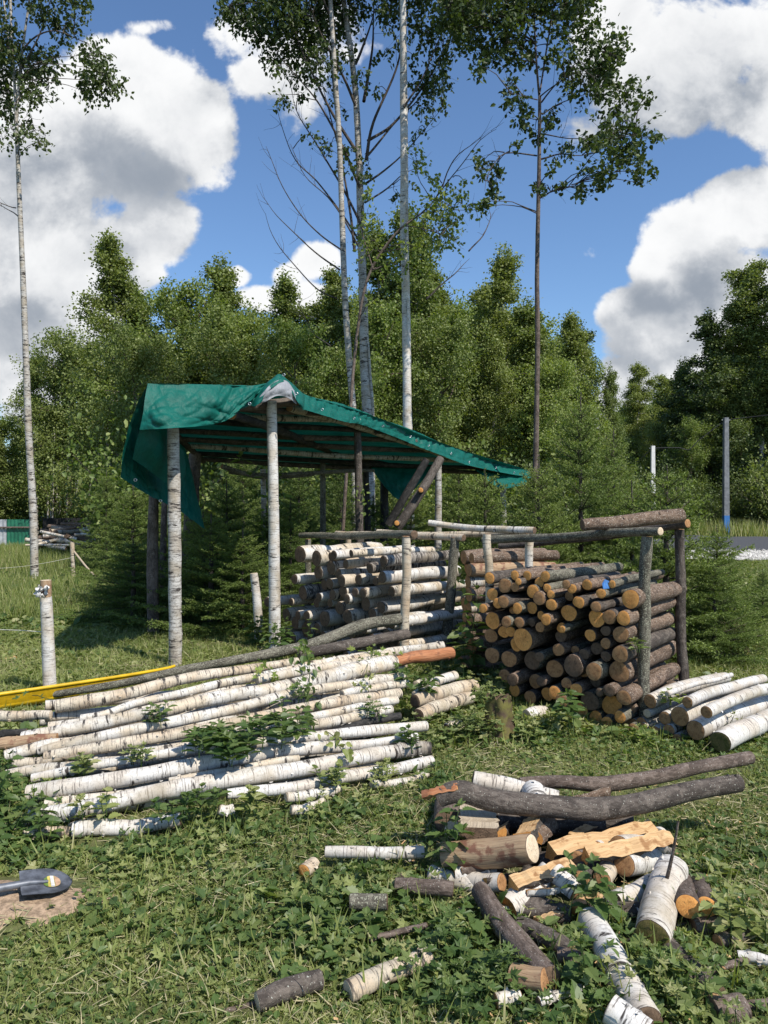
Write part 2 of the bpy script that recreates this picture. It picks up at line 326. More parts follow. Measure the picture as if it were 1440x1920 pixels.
def leafm(name, c1, c2, c3, tr=.35, rough=.5, trc=(1.25, 1.35, .5), spec=.35):
    m, t, b = mat(name); x, y, z = t.sep(bcn(t))
    geo = t.new('ShaderNodeNewGeometry')
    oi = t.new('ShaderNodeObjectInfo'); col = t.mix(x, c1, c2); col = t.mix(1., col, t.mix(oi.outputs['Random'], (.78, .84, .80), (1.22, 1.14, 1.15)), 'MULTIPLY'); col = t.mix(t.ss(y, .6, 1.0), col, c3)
    t.l.new(col, b.inputs['Base Color']); setp(b, rough, spec)
    tl = t.new('ShaderNodeBsdfTranslucent'); t.l.new(t.mix(1., col, trc, 'MULTIPLY'), tl.inputs[0])
    mx = t.new('ShaderNodeMixShader'); mx.inputs[0].default_value = tr
    t.l.new(b.outputs[0], mx.inputs[1]); t.l.new(tl.outputs[0], mx.inputs[2]); t.l.new(mx.outputs[0], t.n['Material Output'].inputs[0]); return m
L_BIR = leafm('birch_leaves', (.125, .165, .042), (.195, .24, .065), (.29, .33, .12))
L_DRK = leafm('dark_birch_leaves', (.060, .088, .028), (.09, .125, .036), (.13, .17, .055), .3)
L_LIT = leafm('light_leaves', (.15, .205, .05), (.22, .28, .075), (.31, .35, .13), .4)
L_GRD = leafm('ground_leaves', (.145, .19, .055), (.25, .295, .10), (.37, .37, .17), .38)
L_GRS = leafm('grass_blades', (.17, .215, .06), (.285, .33, .105), (.45, .42, .22), .38)
L_HAY = leafm('cut_dry_grass', (.38, .34, .19), (.50, .43, .27), (.33, .32, .17), .2)
L_NET = leafm('nettle_leaves', (.065, .115, .032), (.10, .16, .044), (.17, .22, .07), .35, .45)
L_VIN = leafm('bright_vine_leaves', (.16, .24, .05), (.24, .32, .08), (.34, .36, .12), .5)
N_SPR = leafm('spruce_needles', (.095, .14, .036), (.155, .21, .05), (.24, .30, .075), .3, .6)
def flat(name, col, rough=.6, spec=.4, metal=0, nsc=40, var=.25, bmp=0, two=None):
    m, t, b = mat(name); tc = t.new('ShaderNodeTexCoord'); n = t.noise(tc.outputs['Object'], nsc, 4, .6)
    t.l.new(t.mix(t.ss(n, .35, .65), tuple(c*(1-var) for c in col), two or tuple(c*(1+var*.5) for c in col)), b.inputs['Base Color'])
    setp(b, rough, spec); b.inputs['Metallic'].default_value = metal
    if bmp: bump(t, b, n, .5, bmp)
    return m
def tarpm(name, col, tr=.15):
    m, t, b = mat(name); tc = t.new('ShaderNodeTexCoord'); ob = tc.outputs['Object']
    n = t.noise(ob, 7, 5, .65, .8); n2 = t.noise(t.vm('MULTIPLY', ob, (30, 30, 8)), 1, 3, .6, 1.); wv = t.noise(ob, 420, 1)
    c = t.mix(t.ss(n, .35, .65), tuple(x*.8 for x in col), col); c = t.mix(t.m('MULTIPLY', t.ss(n2, .6, .75), .35), c, tuple(x*1.5+.02 for x in col))
    t.l.new(c, b.inputs['Base Color']); setp(b, .5, .28); bump(t, b, t.m('ADD', t.m('ADD', n2, n), t.m('MULTIPLY', wv, .15)), .7, .012)
    tl = t.new('ShaderNodeBsdfTranslucent'); t.l.new(c, tl.inputs[0]); mx = t.new('ShaderNodeMixShader'); mx.inputs[0].default_value = tr
    t.l.new(b.outputs[0], mx.inputs[1]); t.l.new(tl.outputs[0], mx.inputs[2]); t.l.new(mx.outputs[0], t.n['Material Output'].inputs[0]); return m
M_TARP = tarpm('green_tarpaulin', (.003, .118, .090), .12); M_SILV = tarpm('grey_tarpaulin_lining', (.30, .31, .33), .05)
M_MET = flat('bare_metal', (.5, .5, .5), .3, .5, 1); M_YEL = flat('yellow_plastic', (.66, .42, .015), .38, .5, 0, 8, .2, .002)
M_STEEL = flat('shovel_steel', (.13, .14, .16), .5, .5, .35, 14, .5, .001); M_STK = flat('yellow_sticker', (.52, .42, .10), .5, .4, 0, 30, .3)
M_STK2 = flat('green_sticker_print', (.12, .20, .04), .5); M_STK3 = flat('white_sticker_print', (.62, .60, .55), .5, .4, 0, 30, .2); M_STK4 = flat('blue_sticker_letters', (.06, .07, .22), .5); M_STK5 = flat('tan_sticker_print', (.5, .32, .2), .5)
M_GREEN = flat('green_sheet_metal', (.02, .14, .08), .4, .5, 0, 3); M_GREY = flat('grey_sheet_metal', (.42, .44, .46), .45, .5, 0, 3)
M_BLUE = flat('blue_paint', (.04, .16, .42), .5); M_CONC = flat('concrete', (.19, .20, .21), .85, .2, 0, 6, .25, .003); M_WPOLE = flat('whitewashed_concrete', (.68, .67, .64), .8, .2, 0, 6, .15)
M_LAMP = flat('galvanised_steel', (.22, .24, .22), .5, .5, .5); M_ASPH = flat('asphalt', (.075, .078, .085), .85, .3, 0, 30, .25, .004)
M_GRAV = flat('crushed_stone', (.60, .58, .54), .9, .2, 0, 24, .5, .03); M_BLKF = flat('black_cloth', (.015, .015, .015), .9); M_ORG = flat('orange_boards', (.62, .30, .10), .7, .3, 0, 6, .3)
M_SAND = flat('dry_sandy_soil', (.36, .26, .175), .95, .15, 0, 45, .40, .012); M_WIRE = flat('cable_rubber', (.03, .03, .03), .7); M_ROPE = flat('pale_twine', (.55, .55, .45), .8)
M_MOSS = flat('mossy_stump_wood', (.17, .115, .085), .95, .15, 0, 14, .5, .02, (.14, .13, .04))
M_STONE = flat('crushed_stones', (.58, .56, .52), .9, .2, 0, 3, .35)
m, t, b = mat('soil'); M_SOIL = m; geo = t.new('ShaderNodeNewGeometry'); pp = geo.outputs['Position']
n = t.noise(pp, 2.2, 5, .6); n2 = t.noise(pp, 26, 4, .7)
c = t.mix(t.ss(n, .4, .62), (.075, .085, .032), (.13, .14, .055)); c = t.mix(t.m('MULTIPLY', t.ss(n2, .5, .7), .5), c, (.16, .13, .08))
t.l.new(c, b.inputs['Base Color']); setp(b, .95, .1); bump(t, b, n2, .8, .02)

# ------------------------------------------------------------------ ground, road
def gaxis(a, b, fine, far):
    x = [0.]; 
    while x[-1] < b: x.append(x[-1]+max(fine, x[-1]*.09))
    return np.array(x)
ya = gaxis(0, 900, .12, 1); ya = np.concatenate([-ya[::-1][:-1][-22:], ya])+1.0
xa = gaxis(0, 700, .15, 1); xa = np.concatenate([-xa[::-1][:-1], xa])
X, Y = np.meshgrid(xa, ya); Z = gz(X, Y); a = Acc(); ny, nx = X.shape
i = np.arange(ny-1)[:, None]*nx; j = np.arange(nx-1)[None]
a.add(np.stack([X, Y, Z], -1).reshape(-1, 3), np.stack([i+j, i+j+1, i+nx+j+1, i+nx+j], -1).reshape(-1, 4))
tag(a.obj('ground', M_SOIL), 'rough grassy clearing with bare soil between the plants', 'ground', kind='structure')
def strip(name, mats, x0, x1, y0, y1, dz, label, n=60, m=8, jag=0, drift=0):
    a = Acc(); xs = np.linspace(x0, x1, n); ts = np.linspace(0, 1, m); X, Tt = np.meshgrid(xs, ts)
    e0 = y0+jag*np.sin(X*1.7)+drift*(X-x0)**2; e1 = y1+jag*np.cos(X*1.1)+drift*(X-x0)**2; Y = e0*(1-Tt)+e1*Tt
    Z = gz(X, Y)+dz; i = np.arange(m-1)[:, None]*n; j = np.arange(n-1)[None]
    a.add(np.stack([X, Y, Z], -1).reshape(-1, 3), np.stack([i+j, i+j+1, i+n+j+1, i+n+j], -1).reshape(-1, 4))
    return tag(a.obj(name, mats), label, None, kind='structure')
strip('gravel_verge', M_GRAV, 7, 90, 20.6, 25.6, .03, 'pale crushed stone verge along the road', jag=.2)
strip('road', M_ASPH, 5, 90, 25, 34, .06, 'grey asphalt road passing behind the young spruces')
a = Acc(); N = 2600; x = RS.uniform(8, 18, N); y = RS.uniform(20.4, 25.3, N); s = RS.uniform(.02, .06, N)
oc = np.array([(1, 0, 0), (-1, 0, 0), (0, 1, 0), (0, -1, 0), (0, 0, .8), (0, 0, -.8)], float)
v = np.stack([x, y, gz(x, y)+.05], -1)[:, None]+oc[None]*s[:, None, None]*RS.uniform(.6, 1.2, (N, 6, 1))
tf = np.array([[0, 2, 4], [2, 1, 4], [1, 3, 4], [3, 0, 4], [2, 0, 5], [1, 2, 5], [3, 1, 5], [0, 3, 5]])
a.add(v.reshape(-1, 3), (np.arange(N)[:, None, None]*6+tf).reshape(-1, 3)); tag(a.obj('gravel', M_STONE, smooth=False), 'loose white stones of the road verge', 'gravel', kind='stuff')
# sandy patch under the shovel
a = Acc(); nr_, na = 10, 48; vs = []; rr = np.linspace(0, 1, nr_)
for q in rr:
    for k in range(na):
        th = k/na*2*math.pi; e = q*(1+.20*math.sin(3*th+1)+.14*math.sin(7*th)+.10*math.sin(13*th)); x = -1.50+.40*e*math.cos(th); y = 2.97+.25*e*math.sin(th)-.10*math.cos(th)*e*-.3
        vs.append((x, y, float(gz(x, y))+.012*(1-q*q)+.004*math.sin(x*60)*math.sin(y*70)-(.008 if q == 1 else -.002)))
i = np.arange(nr_-1)[:, None]*na; j = np.arange(na)[None]; k = (j+1) % na
a.add(vs, np.stack([i+j, i+k, i+na+k, i+na+j], -1).reshape(-1, 4)); tag(a.obj('soil_patch', M_SAND), 'bare patch of dry sandy soil under the shovel', None, kind='structure')
# ------------------------------------------------------------------ log stacks
ORD = ['first','second','third','fourth','fifth','sixth','seventh','eighth','ninth','tenth','eleventh','twelfth','thirteenth','fourteenth','fifteenth','sixteenth','seventeenth','eighteenth','nineteenth','twentieth','twenty-first','twenty-second','twenty-third','twenty-fourth','twenty-fifth']
def rank(ends, band):
    """course (from the top) and place (from the left) of every log end"""
    idx = sorted(range(len(ends)), key=lambda i: ends[i][1]); top = ends[idx[0]][1]; rows = {}
    for i in idx: rows.setdefault(int((ends[i][1]-top)//band), []).append(i)
    out = {}
    for rn, (k, v) in enumerate(sorted(rows.items())):
        for cn, i in enumerate(sorted(v, key=lambda i: ends[i][0])): out[i] = (rn, cn)
    return out
def onplane(px, py, q, nrm):
    d = V(((px-720)/F, 1, (HY-py)/F)); o = V((0, 0, CZ)); return o+d*((V(q)-o).dot(nrm)/d.dot(nrm))
Z1 = lambda l, ox, oy, s: [(ox+x/s, oy+y/s, r/s) for x, y, r in l]
# stack A : birch, sawn ends to the left
A_ends = Z1([(350,305,90),(495,340,78),(610,325,45),(695,305,50),(850,295,38),(765,395,50),(1110,365,58),(495,475,70),(610,440,72),(690,500,52),(1010,440,55),(1135,525,60),(320,540,55),(525,600,55),(605,580,58),(330,670,75),(520,710,50),(640,695,55),(740,660,60),(765,560,62),(870,555,58),(1050,570,45),(1165,670,55),(985,665,55),(880,670,48),(820,735,52),(590,780,45),(735,815,70),(440,780,48),(150,745,50),(270,760,40),(940,780,66),(1095,815,60),(830,910,75),(1010,885,65),(560,920,85),(350,885,45),(430,890,55),(200,890,66),(270,960,66),(155,1070,60),(360,1040,78),(480,1020,55),(650,1090,55),(240,1110,55),(560,1100,55),(300,1190,60),(850,1050,60),(1000,1010,60),(1150,960,60),(430,1180,55),(700,1180,60),(900,1180,60),(1050,1120,55),(1180,1080,55),(1240,1200,50),(1250,970,55),(1190,1270,52),(1000,1240,60),(800,1290,60),(560,1230,60)], 500, 980, 5.143)
axA = V((.73, .68, 0)).normalized(); nA = axA; qA = (.05, 7.2, 0)
rA = rank(A_ends, 21); rs = np.random.RandomState(5)
rough_i = {6, 10, 15}
for i, (px, py, r) in enumerate(A_ends):
    pr = rs.uniform(-.08, .06); p = onplane(px, py, qA, nA)
    if i == 29: pr = -.2
    rad = r/F*p.y*.98; p = p+axA*pr
    if p.z < rad*.8: p.z = rad*.8
    near = i in (4, 5, 6, 11, 22, 32, 49, 54, 55, 56, 57)
    ax = axA.copy()
    if i in (4, 5): ax = V((.80, .60, .0)).normalized()
    L = rs.uniform(1.02, 1.16); q = p+ax*L+V((0, 0, rs.uniform(-.012, .012)))
    rn, cn = rA[i]; sz = 'thick' if rad > .068 else 'thin' if rad < .046 else 'middling'
    bk = M_BROUGH if i in rough_i else [M_BIRCH, M_BIRCH3, M_BIRCH, M_BIRCH2][rs.randint(4)]
    log('birch_log', '%s %sbirch log, %s from left in %s course from top of birch stack' % (sz, 'rough-barked ' if i in rough_i else '', ORD[cn], ORD[rn]), 'log',
        'birch logs stacked between the posts', [p, q], [rad, rad*rs.uniform(.85, 1)], bk, [E_OLD, E_OLD, E_DK, E_DK][rs.randint(4)], n=16, rough=.085, wig=.006, flakes=14 if near else 3, stubs=rs.randint(0, 2))
# stack B : dark barked logs with orange ends
B_ends = Z1([(185,240,62),(360,315,78),(445,205,50),(555,210,55),(520,262,36),(750,220,60),(470,325,52),(675,285,56),(225,390,70),(735,430,70),(640,370,72),(390,460,64),(310,480,56),(170,530,50),(510,530,62),(610,535,62),(400,570,42),(800,330,48),(850,395,48),(1010,290,46),(1065,340,52),(960,415,50),(860,490,62),(990,580,90),(1090,475,58),(1150,470,60),(715,605,48),(825,635,60),(210,660,88),(540,670,58),(620,680,46),(725,725,56),(430,660,60),(310,780,66),(410,770,58),(560,835,115),(440,900,72),(130,840,75),(895,740,60),(980,730,38),(870,830,66),(890,950,66),(990,980,46),(170,1030,88),(370,1050,92),(590,1075,95),(710,1020,55),(800,980,34),(800,1160,100),(1030,1120,115),(460,1240,66),(590,1295,78),(700,1280,52),(840,1380,72),(720,1420,76),(560,1450,70),(960,1290,60),(940,1450,70),(300,1230,70),(400,1380,66)], 880, 1040, 5.3333) \
 + Z1([(85,228,45),(262,222,31),(200,290,42),(60,345,46),(180,385,43),(395,340,73),(255,470,58),(360,475,58),(150,480,72),(330,600,68),(95,610,48),(210,580,43),(215,670,43),(115,715,50),(205,765,43),(40,755,42),(340,740,68),(295,890,88),(150,870,72),(20,880,58),(90,975,46),(180,1035,34),(265,1015,48),(90,1105,78),(235,1150,84),(385,1055,63),(340,1215,50),(120,1280,56),(230,1325,56),(10,1010,50),(430,1370,42),(15,1180,60),(330,1330,45),(380,1180,40)], 1080, 1040, 4.0)
axB = V((.62, .78, 0)).normalized(); qB = (1.69, 5.3, 0); rB = rank(B_ends, 26)
sideB = {65, 67, 69, 76, 77, 85, 86}
for i, (px, py, r) in enumerate(B_ends):
    pr = rs.uniform(-.09, .06); p = onplane(px, py, qB, axB); 
    if py > 1180 and i not in sideB: pr += rs.uniform(0, .12)
    rad = r/F*p.y*.98; p = p+axB*pr
    if p.z < rad*.8: p.z = rad*.8
    L = rs.uniform(1.0, 1.1) if i in sideB else rs.uniform(.95, 1.2); q = p+axB*L+V((0, 0, rs.uniform(-.015, .015)))
    if i in (3, 5, 60): q = p+V((.70, .71, 0)).normalized()*1.15
    rn, cn = rB[i]; sz = 'thick' if rad > .075 else 'thin' if rad < .045 else 'middling'
    top = py < 1165
    e = ([E_ORG, E_ORG, E_MID, E_ORG] if top else [E_MID, E_OLD, E_MID, E_ORG])[rs.randint(4)]
    nm = 'orange' if e is E_ORG else 'brown'
    log('dark_log', '%s %s-ended log, %s from left in %s course from top of dark stack' % (sz, nm, ORD[cn], ORD[rn]), 'log',
        'dark barked logs stacked between the posts', [p, q], [rad, rad*rs.uniform(.88, 1)], [M_SPR, M_DARK, M_RAIL, M_SPR][rs.randint(4)], e, n=16, rough=.085, wig=.004, stubs=rs.randint(0, 2))
# stack C behind, seen between the two
k = 0
for row in range(10):
    for c_ in range(3 if row < 9 else 2):
        rad = [.062, .055, .07, .058][(row+c_) % 4]; z = .06+row*.113
        st = V((.80+rs.uniform(-.06, .06), 7.05+c_*.14+(row % 2)*.05, z)); en = st+V((.93, .36, 0)).normalized()*rs.uniform(.75, .95)
        bi = (row, c_) in ((7, 0), (5, 0))
        log('back_log' if not bi else 'birch_log', '%s log of the pile behind, %s from the front, %s course from ground' % ('white birch' if bi else 'reddish split' if row == 8 else 'brown barked', ORD[c_], ORD[row]),
            'log', 'logs in the pile behind the two stacks', [st, en], [rad, rad*.95], M_BIRCH if bi else M_BROWN if row == 8 else M_SPR, E_MID, n=12, rough=.07, wig=.006)
# pile R : birch, lower right
R_ends = [(1217,1314,13.5),(1252,1302,5.5),(1213,1337,8.5),(1246,1347,13),(1276,1344,19),(1229,1371,11.5),(1257,1370,11),(1303,1370,19),(1350,1392,21),(1203,1357,12),(1238,1396,12),(1272,1397,11.5),(1188,1382,11),(1208,1398,10)]
axR = V((.75, .66, 0)).normalized(); qR = (1.83, 5.25, 0); nmR = ['thick birch log topmost in the small pile beside the dark stack','thin birch pole lying on top of the small birch pile','thin birch log with pale end under the topmost of the small pile','middling birch log in the heart of the small birch pile','thickest white birch log on the small pile','middling birch log low at the left of the small pile','short-looking birch log low beneath the thickest of the small pile','thick birch log second from the right in the small pile','thick mossy-ended birch log furthest right in the small pile','birch log jammed against the post foot of the dark stack','dark-ended log under the small birch pile, left one','dark-ended log under the small birch pile, right one','old log in the grass below the dark stack post','half-hidden log in the grass left of the small pile']
R_ends += [(1290,1318,11),(1325,1335,12)]; nmR += ['birch log behind the thickest one of the small pile','birch log in the second row at the back of the small pile']
for i, (px, py, r) in enumerate(R_ends):
    p = onplane(px, py, qR, V((.85, .52, 0)).normalized()); rad = r/F*p.y
    if p.z < rad*.8: p.z = rad*.8
    L = 1.15 if i not in (1, 2) else .95
    log('birch_log', nmR[i], 'log', 'birch logs in the small pile at the right', [p, p+axR*L*.5+V((0, 0, .01)), p+axR*L+V((0, 0, -.01))], [rad, rad*.95, rad*.88], M_BIRCH3 if i < 9 or i > 13 else M_BTREE, E_PALE if i in (1, 2) else E_MOSS if i == 8 else E_MID, n=18, rough=.04, wig=.006, flakes=16, stubs=1)
# racks: posts and rails
def rack(name, label, parts, cat='rack'):
    r_ = thing(name, label, cat)
    for nm, pts, rd, bk, e in parts: log(nm, None, None, None, pts, rd, bk, e, parent=r_, n=14, rough=.07, wig=.008, flakes=6 if bk in (M_BIRCH, M_BIRCH2) else 0, stubs=1)
    return r_
def up(px, top, d, r, bk, e=None, bot=None, px2=None, parts='post'):
    zb = -.25 if bot is None else None
    b_ = P(px2 if px2 else px, 0, d); b_.z = -.2; 
    return (parts, [b_, P((px+(px2 or px))/2, (top+HY+1.6*F/d)/2, d), P(px, top, d)], [r*1.06, r*1.02, r], bk, e or E_MID)
rack('log_rack', 'peeled pole rack holding the birch stack upright', [
    up(763, 1006, 7.05, .040, M_BIRCH2, px2=755), up(852, 1010, 7.62, .047, M_RAIL, px2=834), up(577, 1012, 8.75, .036, M_RAIL), up(653, 998, 9.3, .036, M_BIRCH2),
    ('rail', [P(562, 1003, 8.8), P(660, 1006, 8.0), P(776, 1001, 7.05)], [.033, .036, .042], M_RAIL, E_OLD),
    ('rail', [P(632, 998, 9.4), P(720, 1003, 8.4), P(800, 1007, 7.9), P(871, 1010, 7.55)], [.03, .032, .035, .036], M_BIRCH2, E_OLD),
    ('rail', [P(709, 998, 8.6), P(790, 1001, 8.3), P(925, 1000, 7.9), P(1003, 995, 7.4)], [.028, .03, .034, .036], M_BIRCH2, E_OLD),
    ('rail', [P(804, 980, 8.1), P(850, 988, 8.0), P(930, 994, 7.7), P(1004, 993, 7.4)], [.033, .033, .034, .036], M_BIRCH, E_OLD)])
rack('log_rack', 'dark pole rack with thick log on top around the dark stack', [
    up(1211, 1004, 5.42, .040, M_RAIL, px2=1208), up(1273, 990, 6.06, .038, M_DARK, px2=1284), ('post', [P(917, 1140, 6.3), P(915, 1000, 6.3)], [.036, .034], M_BIRCH2, E_MID), up(993, 1000, 6.7, .036, M_BIRCH),
    ('rail', [P(905, 1012, 6.9), P(1000, 1011, 6.5), P(1120, 1003, 5.9), P(1236, 994, 5.3)], [.036, .036, .034, .03], M_RAIL, E_PALE),
    ('rail', [P(935, 1022, 7.3), P(1080, 1012, 6.8), P(1180, 1000, 6.4), P(1287, 983, 5.95)], [.03, .032, .034, .036], M_DARK, E_MID)])
log('log', 'thick dark log resting on the rails above the dark stack', 'log', None, [P(1091, 984, 5.75), P(1150, 981, 5.8), P(1215, 975, 5.85), P(1277, 965, 5.9)], [.044, .050, .054, .054], M_SPR, E_OLD, n=18, rough=.05, wig=.008, stubs=2)
a = Acc(); q = P(1136, 1096, 5.38)
a.add([q+V(x) for x in ((-.02, 0, -.03), (.03, .02, -.03), (.035, .04, .02), (.0, .03, .035), (-.015, .02, .01))], [[0, 1, 2, 3], [0, 3, 4, 0]][:1]); a.add([q+V((-.02, -.002, -.03)), q+V((0, .028, .035)), q+V((-.02, .02, .005))], [[0, 1, 2]])
tag(a.obj('plastic_scrap', M_BLUE), 'small blue plastic scrap wedged between top logs of the dark stack', 'scrap')

# ------------------------------------------------------------------ long birch pile
def dl(y): return float(np.interp(y, [1235, 1310, 1580], [5.5, 4.9, 3.62]))
def dr(y): return float(np.interp(y, [1215, 1240, 1330, 1440, 1520], [6.3, 6.0, 5.1, 4.45, 3.95]))
def LP(x, y):
    w_ = np.clip((x-40)/720, 0, 1)
    # depth from both ends: rows climb to the right with distance
    dly = dl(y+w_*120) if y+w_*120 < 1600 else 3.55
    return P(x, y, dly*(1-w_)+dr(y)*w_)
LPL = [
 ('greenish cream birch pole topmost at the left of the long pile', [(104,1325),(170,1314),(240,1301),(330,1279),(440,1258),(560,1240)], (13,12.5,11,10,9,8), M_BIRCH2, E_PALE),
 ('thin birch pole lying just under the topmost cream pole', [(154,1346),(200,1337),(250,1318),(340,1299),(420,1279),(500,1266),(600,1250)], (8,8,8,8,8,8,8), M_BIRCH, E_PALE),
 ('long crooked birch pole running on into the red peeled log', [(45,1384),(69,1379),(150,1362),(234,1344),(312,1331),(375,1316),(450,1303),(496,1299),(576,1281),(624,1269),(687,1253),(741,1243)], (13,13,12,12,13,13,13,14,14,15,15,14), M_BIRCH, E_PALE),
 ('red peeled log end lying at the top right of the long pile', [(741,1242),(795,1231),(848,1222)], (11,11.5,11), M_RED, E_ORG),
 ('straight birch pole from the left edge to below the red log', [(70,1408),(140,1394),(250,1370),(400,1339),(461,1325),(560,1301),(655,1285),(758,1266)], (9,10,11,10,9,10,9,9), M_BIRCH, E_OLD),
 ('cream birch pole with a torn orange wound', [(85,1422),(187,1406),(265,1391),(387,1367),(500,1342),(640,1315),(748,1298)], (11,11,11,10,10,11,10), M_BIRCH2, E_PALE),
 ('birch pole starting mid pile behind the nettles', [(240,1415),(300,1404),(369,1392),(480,1366),(604,1340),(745,1315)], (9,9,9,8,8,8), M_BIRCH, E_OLD),
 ('straight slender white birch pole across the middle', [(60,1459),(156,1441),(250,1427),(400,1404),(528,1389),(655,1374),(797,1360)], (9,9,9,10,10,10,10), M_BIRCH3, E_ORG),
 ('thick white birch pole with grey bands in the lower pile', [(55,1492),(172,1471),(281,1452),(400,1430),(496,1415),(592,1402),(640,1398),(700,1391),(783,1379)], (16,15,15,15,13,12,11,8,8), M_BIRCH3, E_OLD),
 ('short thin birch pole tucked in the black gap', [(320,1461),(380,1453),(450,1443),(560,1425)], (7,7,8,8), M_BIRCH, E_PALE),
 ('thickest birch log of the lowest full row, blackened at its right end', [(58,1533),(165,1514),(230,1500),(310,1484),(450,1462),(592,1438),(687,1419),(740,1410)], (16,16,15,15,16,15,14,13), M_BIRCH3, E_OLD),
 ('cracked black-barked butt at the right end of the lower pile', [(735,1412),(770,1407),(803,1401)], (14,14,13), M_BROUGH, E_OLD),
 ('white birch log low at the right of the long pile', [(425,1492),(496,1482),(560,1474),(624,1461),(687,1448),(809,1428)], (9,11,11,11,11,11), M_BIRCH3, E_OLD),
 ('birch pole behind the nettles ending above the black stick', [(395,1388),(480,1374),(560,1361),(640,1352),(732,1332)], (10,10,10,10,9), M_BIRCH, E_OLD),
 ('thin black charred stick lying across the pile', [(630,1369),(690,1356),(748,1343)], (6,7,7), M_BLACK, E_DK),
 ('thick birch log in the weeds at the bottom left', [(136,1565),(200,1557),(265,1549),(335,1536)], (15,15,14,13), M_BIRCH3, E_OLD),
 ('brownish log poking out at the lowest left corner', [(48,1583),(90,1572),(128,1561)], (11,11,10), M_BIRCH2, E_OLD),
 ('grey log stub in the weeds below the left ends', [(24,1562),(55,1558)], (10,10), M_BIRCH2, E_OLD),
 ('thin pinkish stick above the lowest left log', [(130,1547),(160,1545),(195,1543)], (7,7,6), M_BIRCH2, E_PALE),
 ('pale birch pole entering from the left edge', [(-40,1349),(20,1344),(60,1342),(96,1338)], (10,10,9,9), M_BIRCH2, E_PALE),
 ('blackened pole entering from the left edge', [(-40,1385),(10,1378),(50,1371)], (8,8,8), M_BLACK, E_DK),
 ('short brown log end at the far left', [(5,1396),(30,1394),(110,1380)], (12,12,10), M_BROWN, E_MID),
 ('birch log end under the brown one at the far left', [(8,1421),(60,1406),(160,1385)], (12,12,10), M_BIRCH, E_PALE),
 ('small pale log end low at the far left', [(28,1432),(60,1428),(150,1412)], (9,9,8), M_BIRCH2, E_PALE),
 ('birch log hidden in shadow below the middle left', [(12,1452),(90,1444),(240,1425)], (10,10,9), M_BIRCH, E_OLD),
 ('birch stub in the weeds below the long pile, left one', [(408,1520),(437,1515)], (9,9), M_BIRCH3, E_PALE),
 ('birch piece in the weeds below the long pile, right one', [(548,1522),(580,1512),(610,1503)], (9,9,8), M_BIRCH, E_PALE),
 ('birch log half sunk in weeds under the low white log', [(535,1497),(590,1487),(640,1478)], (9,9,8), M_BIRCH, E_PALE),
 ('thin birch pole lowest at the right end', [(700,1474),(764,1463),(802,1449)], (8,8,7), M_BIRCH, E_PALE),
 ('cream birch log upper of the right hand pair', [(777,1316),(830,1300),(888,1284)], (13,13,13), M_BIRCH2, E_OLD),
 ('cream birch log lower of the right hand pair', [(782,1339),(830,1324),(882,1309)], (13,13,12), M_BIRCH2, E_OLD),
 ('short birch log behind the right hand pair', [(780,1286),(820,1275),(852,1267)], (9,9,9), M_BIRCH, E_PALE),
 ('thin white birch stick crossing above the right hand pair', [(775,1303),(816,1286)], (6,6), M_BIRCH3, E_PALE),
 ('thin birch pole behind the straight cream one at right', [(640,1303),(700,1291),(765,1279)], (8,8,8), M_BIRCH, E_PALE),
 ('birch pole beneath the bright vine leaves', [(480,1276),(560,1261),(645,1244),(700,1238)], (9,9,9,9), M_BIRCH, E_PALE),
 ('cream birch pole under the dark rail at the back', [(560,1256),(640,1240),(730,1225)], (9,9,9), M_BIRCH2, E_PALE),
 ('birch pole at the back left of the red log', [(600,1247),(680,1232),(742,1222),(830,1208)], (8,9,9,8), M_BIRCH, E_PALE),
 ('short birch log with a dark end lying right of the pile', [(836,1371),(862,1367)], (13,13), M_BIRCH2, E_DK),
 ('white birch butt lying by the mossy stump', [(990,1343),(1020,1335)], (13,13), M_BIRCH3, E_PALE)]
for lab, pp_, rd, bk, e in LPL:
    pts = [LP(x, y) for x, y in pp_]
    if 'right hand pair' in lab or 'beh' in lab[:12] or 'lying right' in lab or 'stump' in lab:
        pts = [P(x, y, 5.25+(x-780)/300*.9+(1340-y)*.006) for x, y in pp_] if 'stump' not in lab else [P(x, y, 5.5+(x-990)*.004) for x, y in pp_]
    rr = [r/F*p.y for r, p in zip(rd, pts)]
    for p_, r_ in zip(pts, rr): p_.z = max(p_.z, r_*.85)
    log('birch_log' if bk not in (M_RED, M_BLACK, M_BROWN) else 'log', lab, 'log', 'poles and logs of the long birch pile', pts, rr, bk, e, n=18, step=.05, rough=.07, wig=.007, flakes=int(7*len(pts)), stubs=1 if len(pts) > 3 else 0)
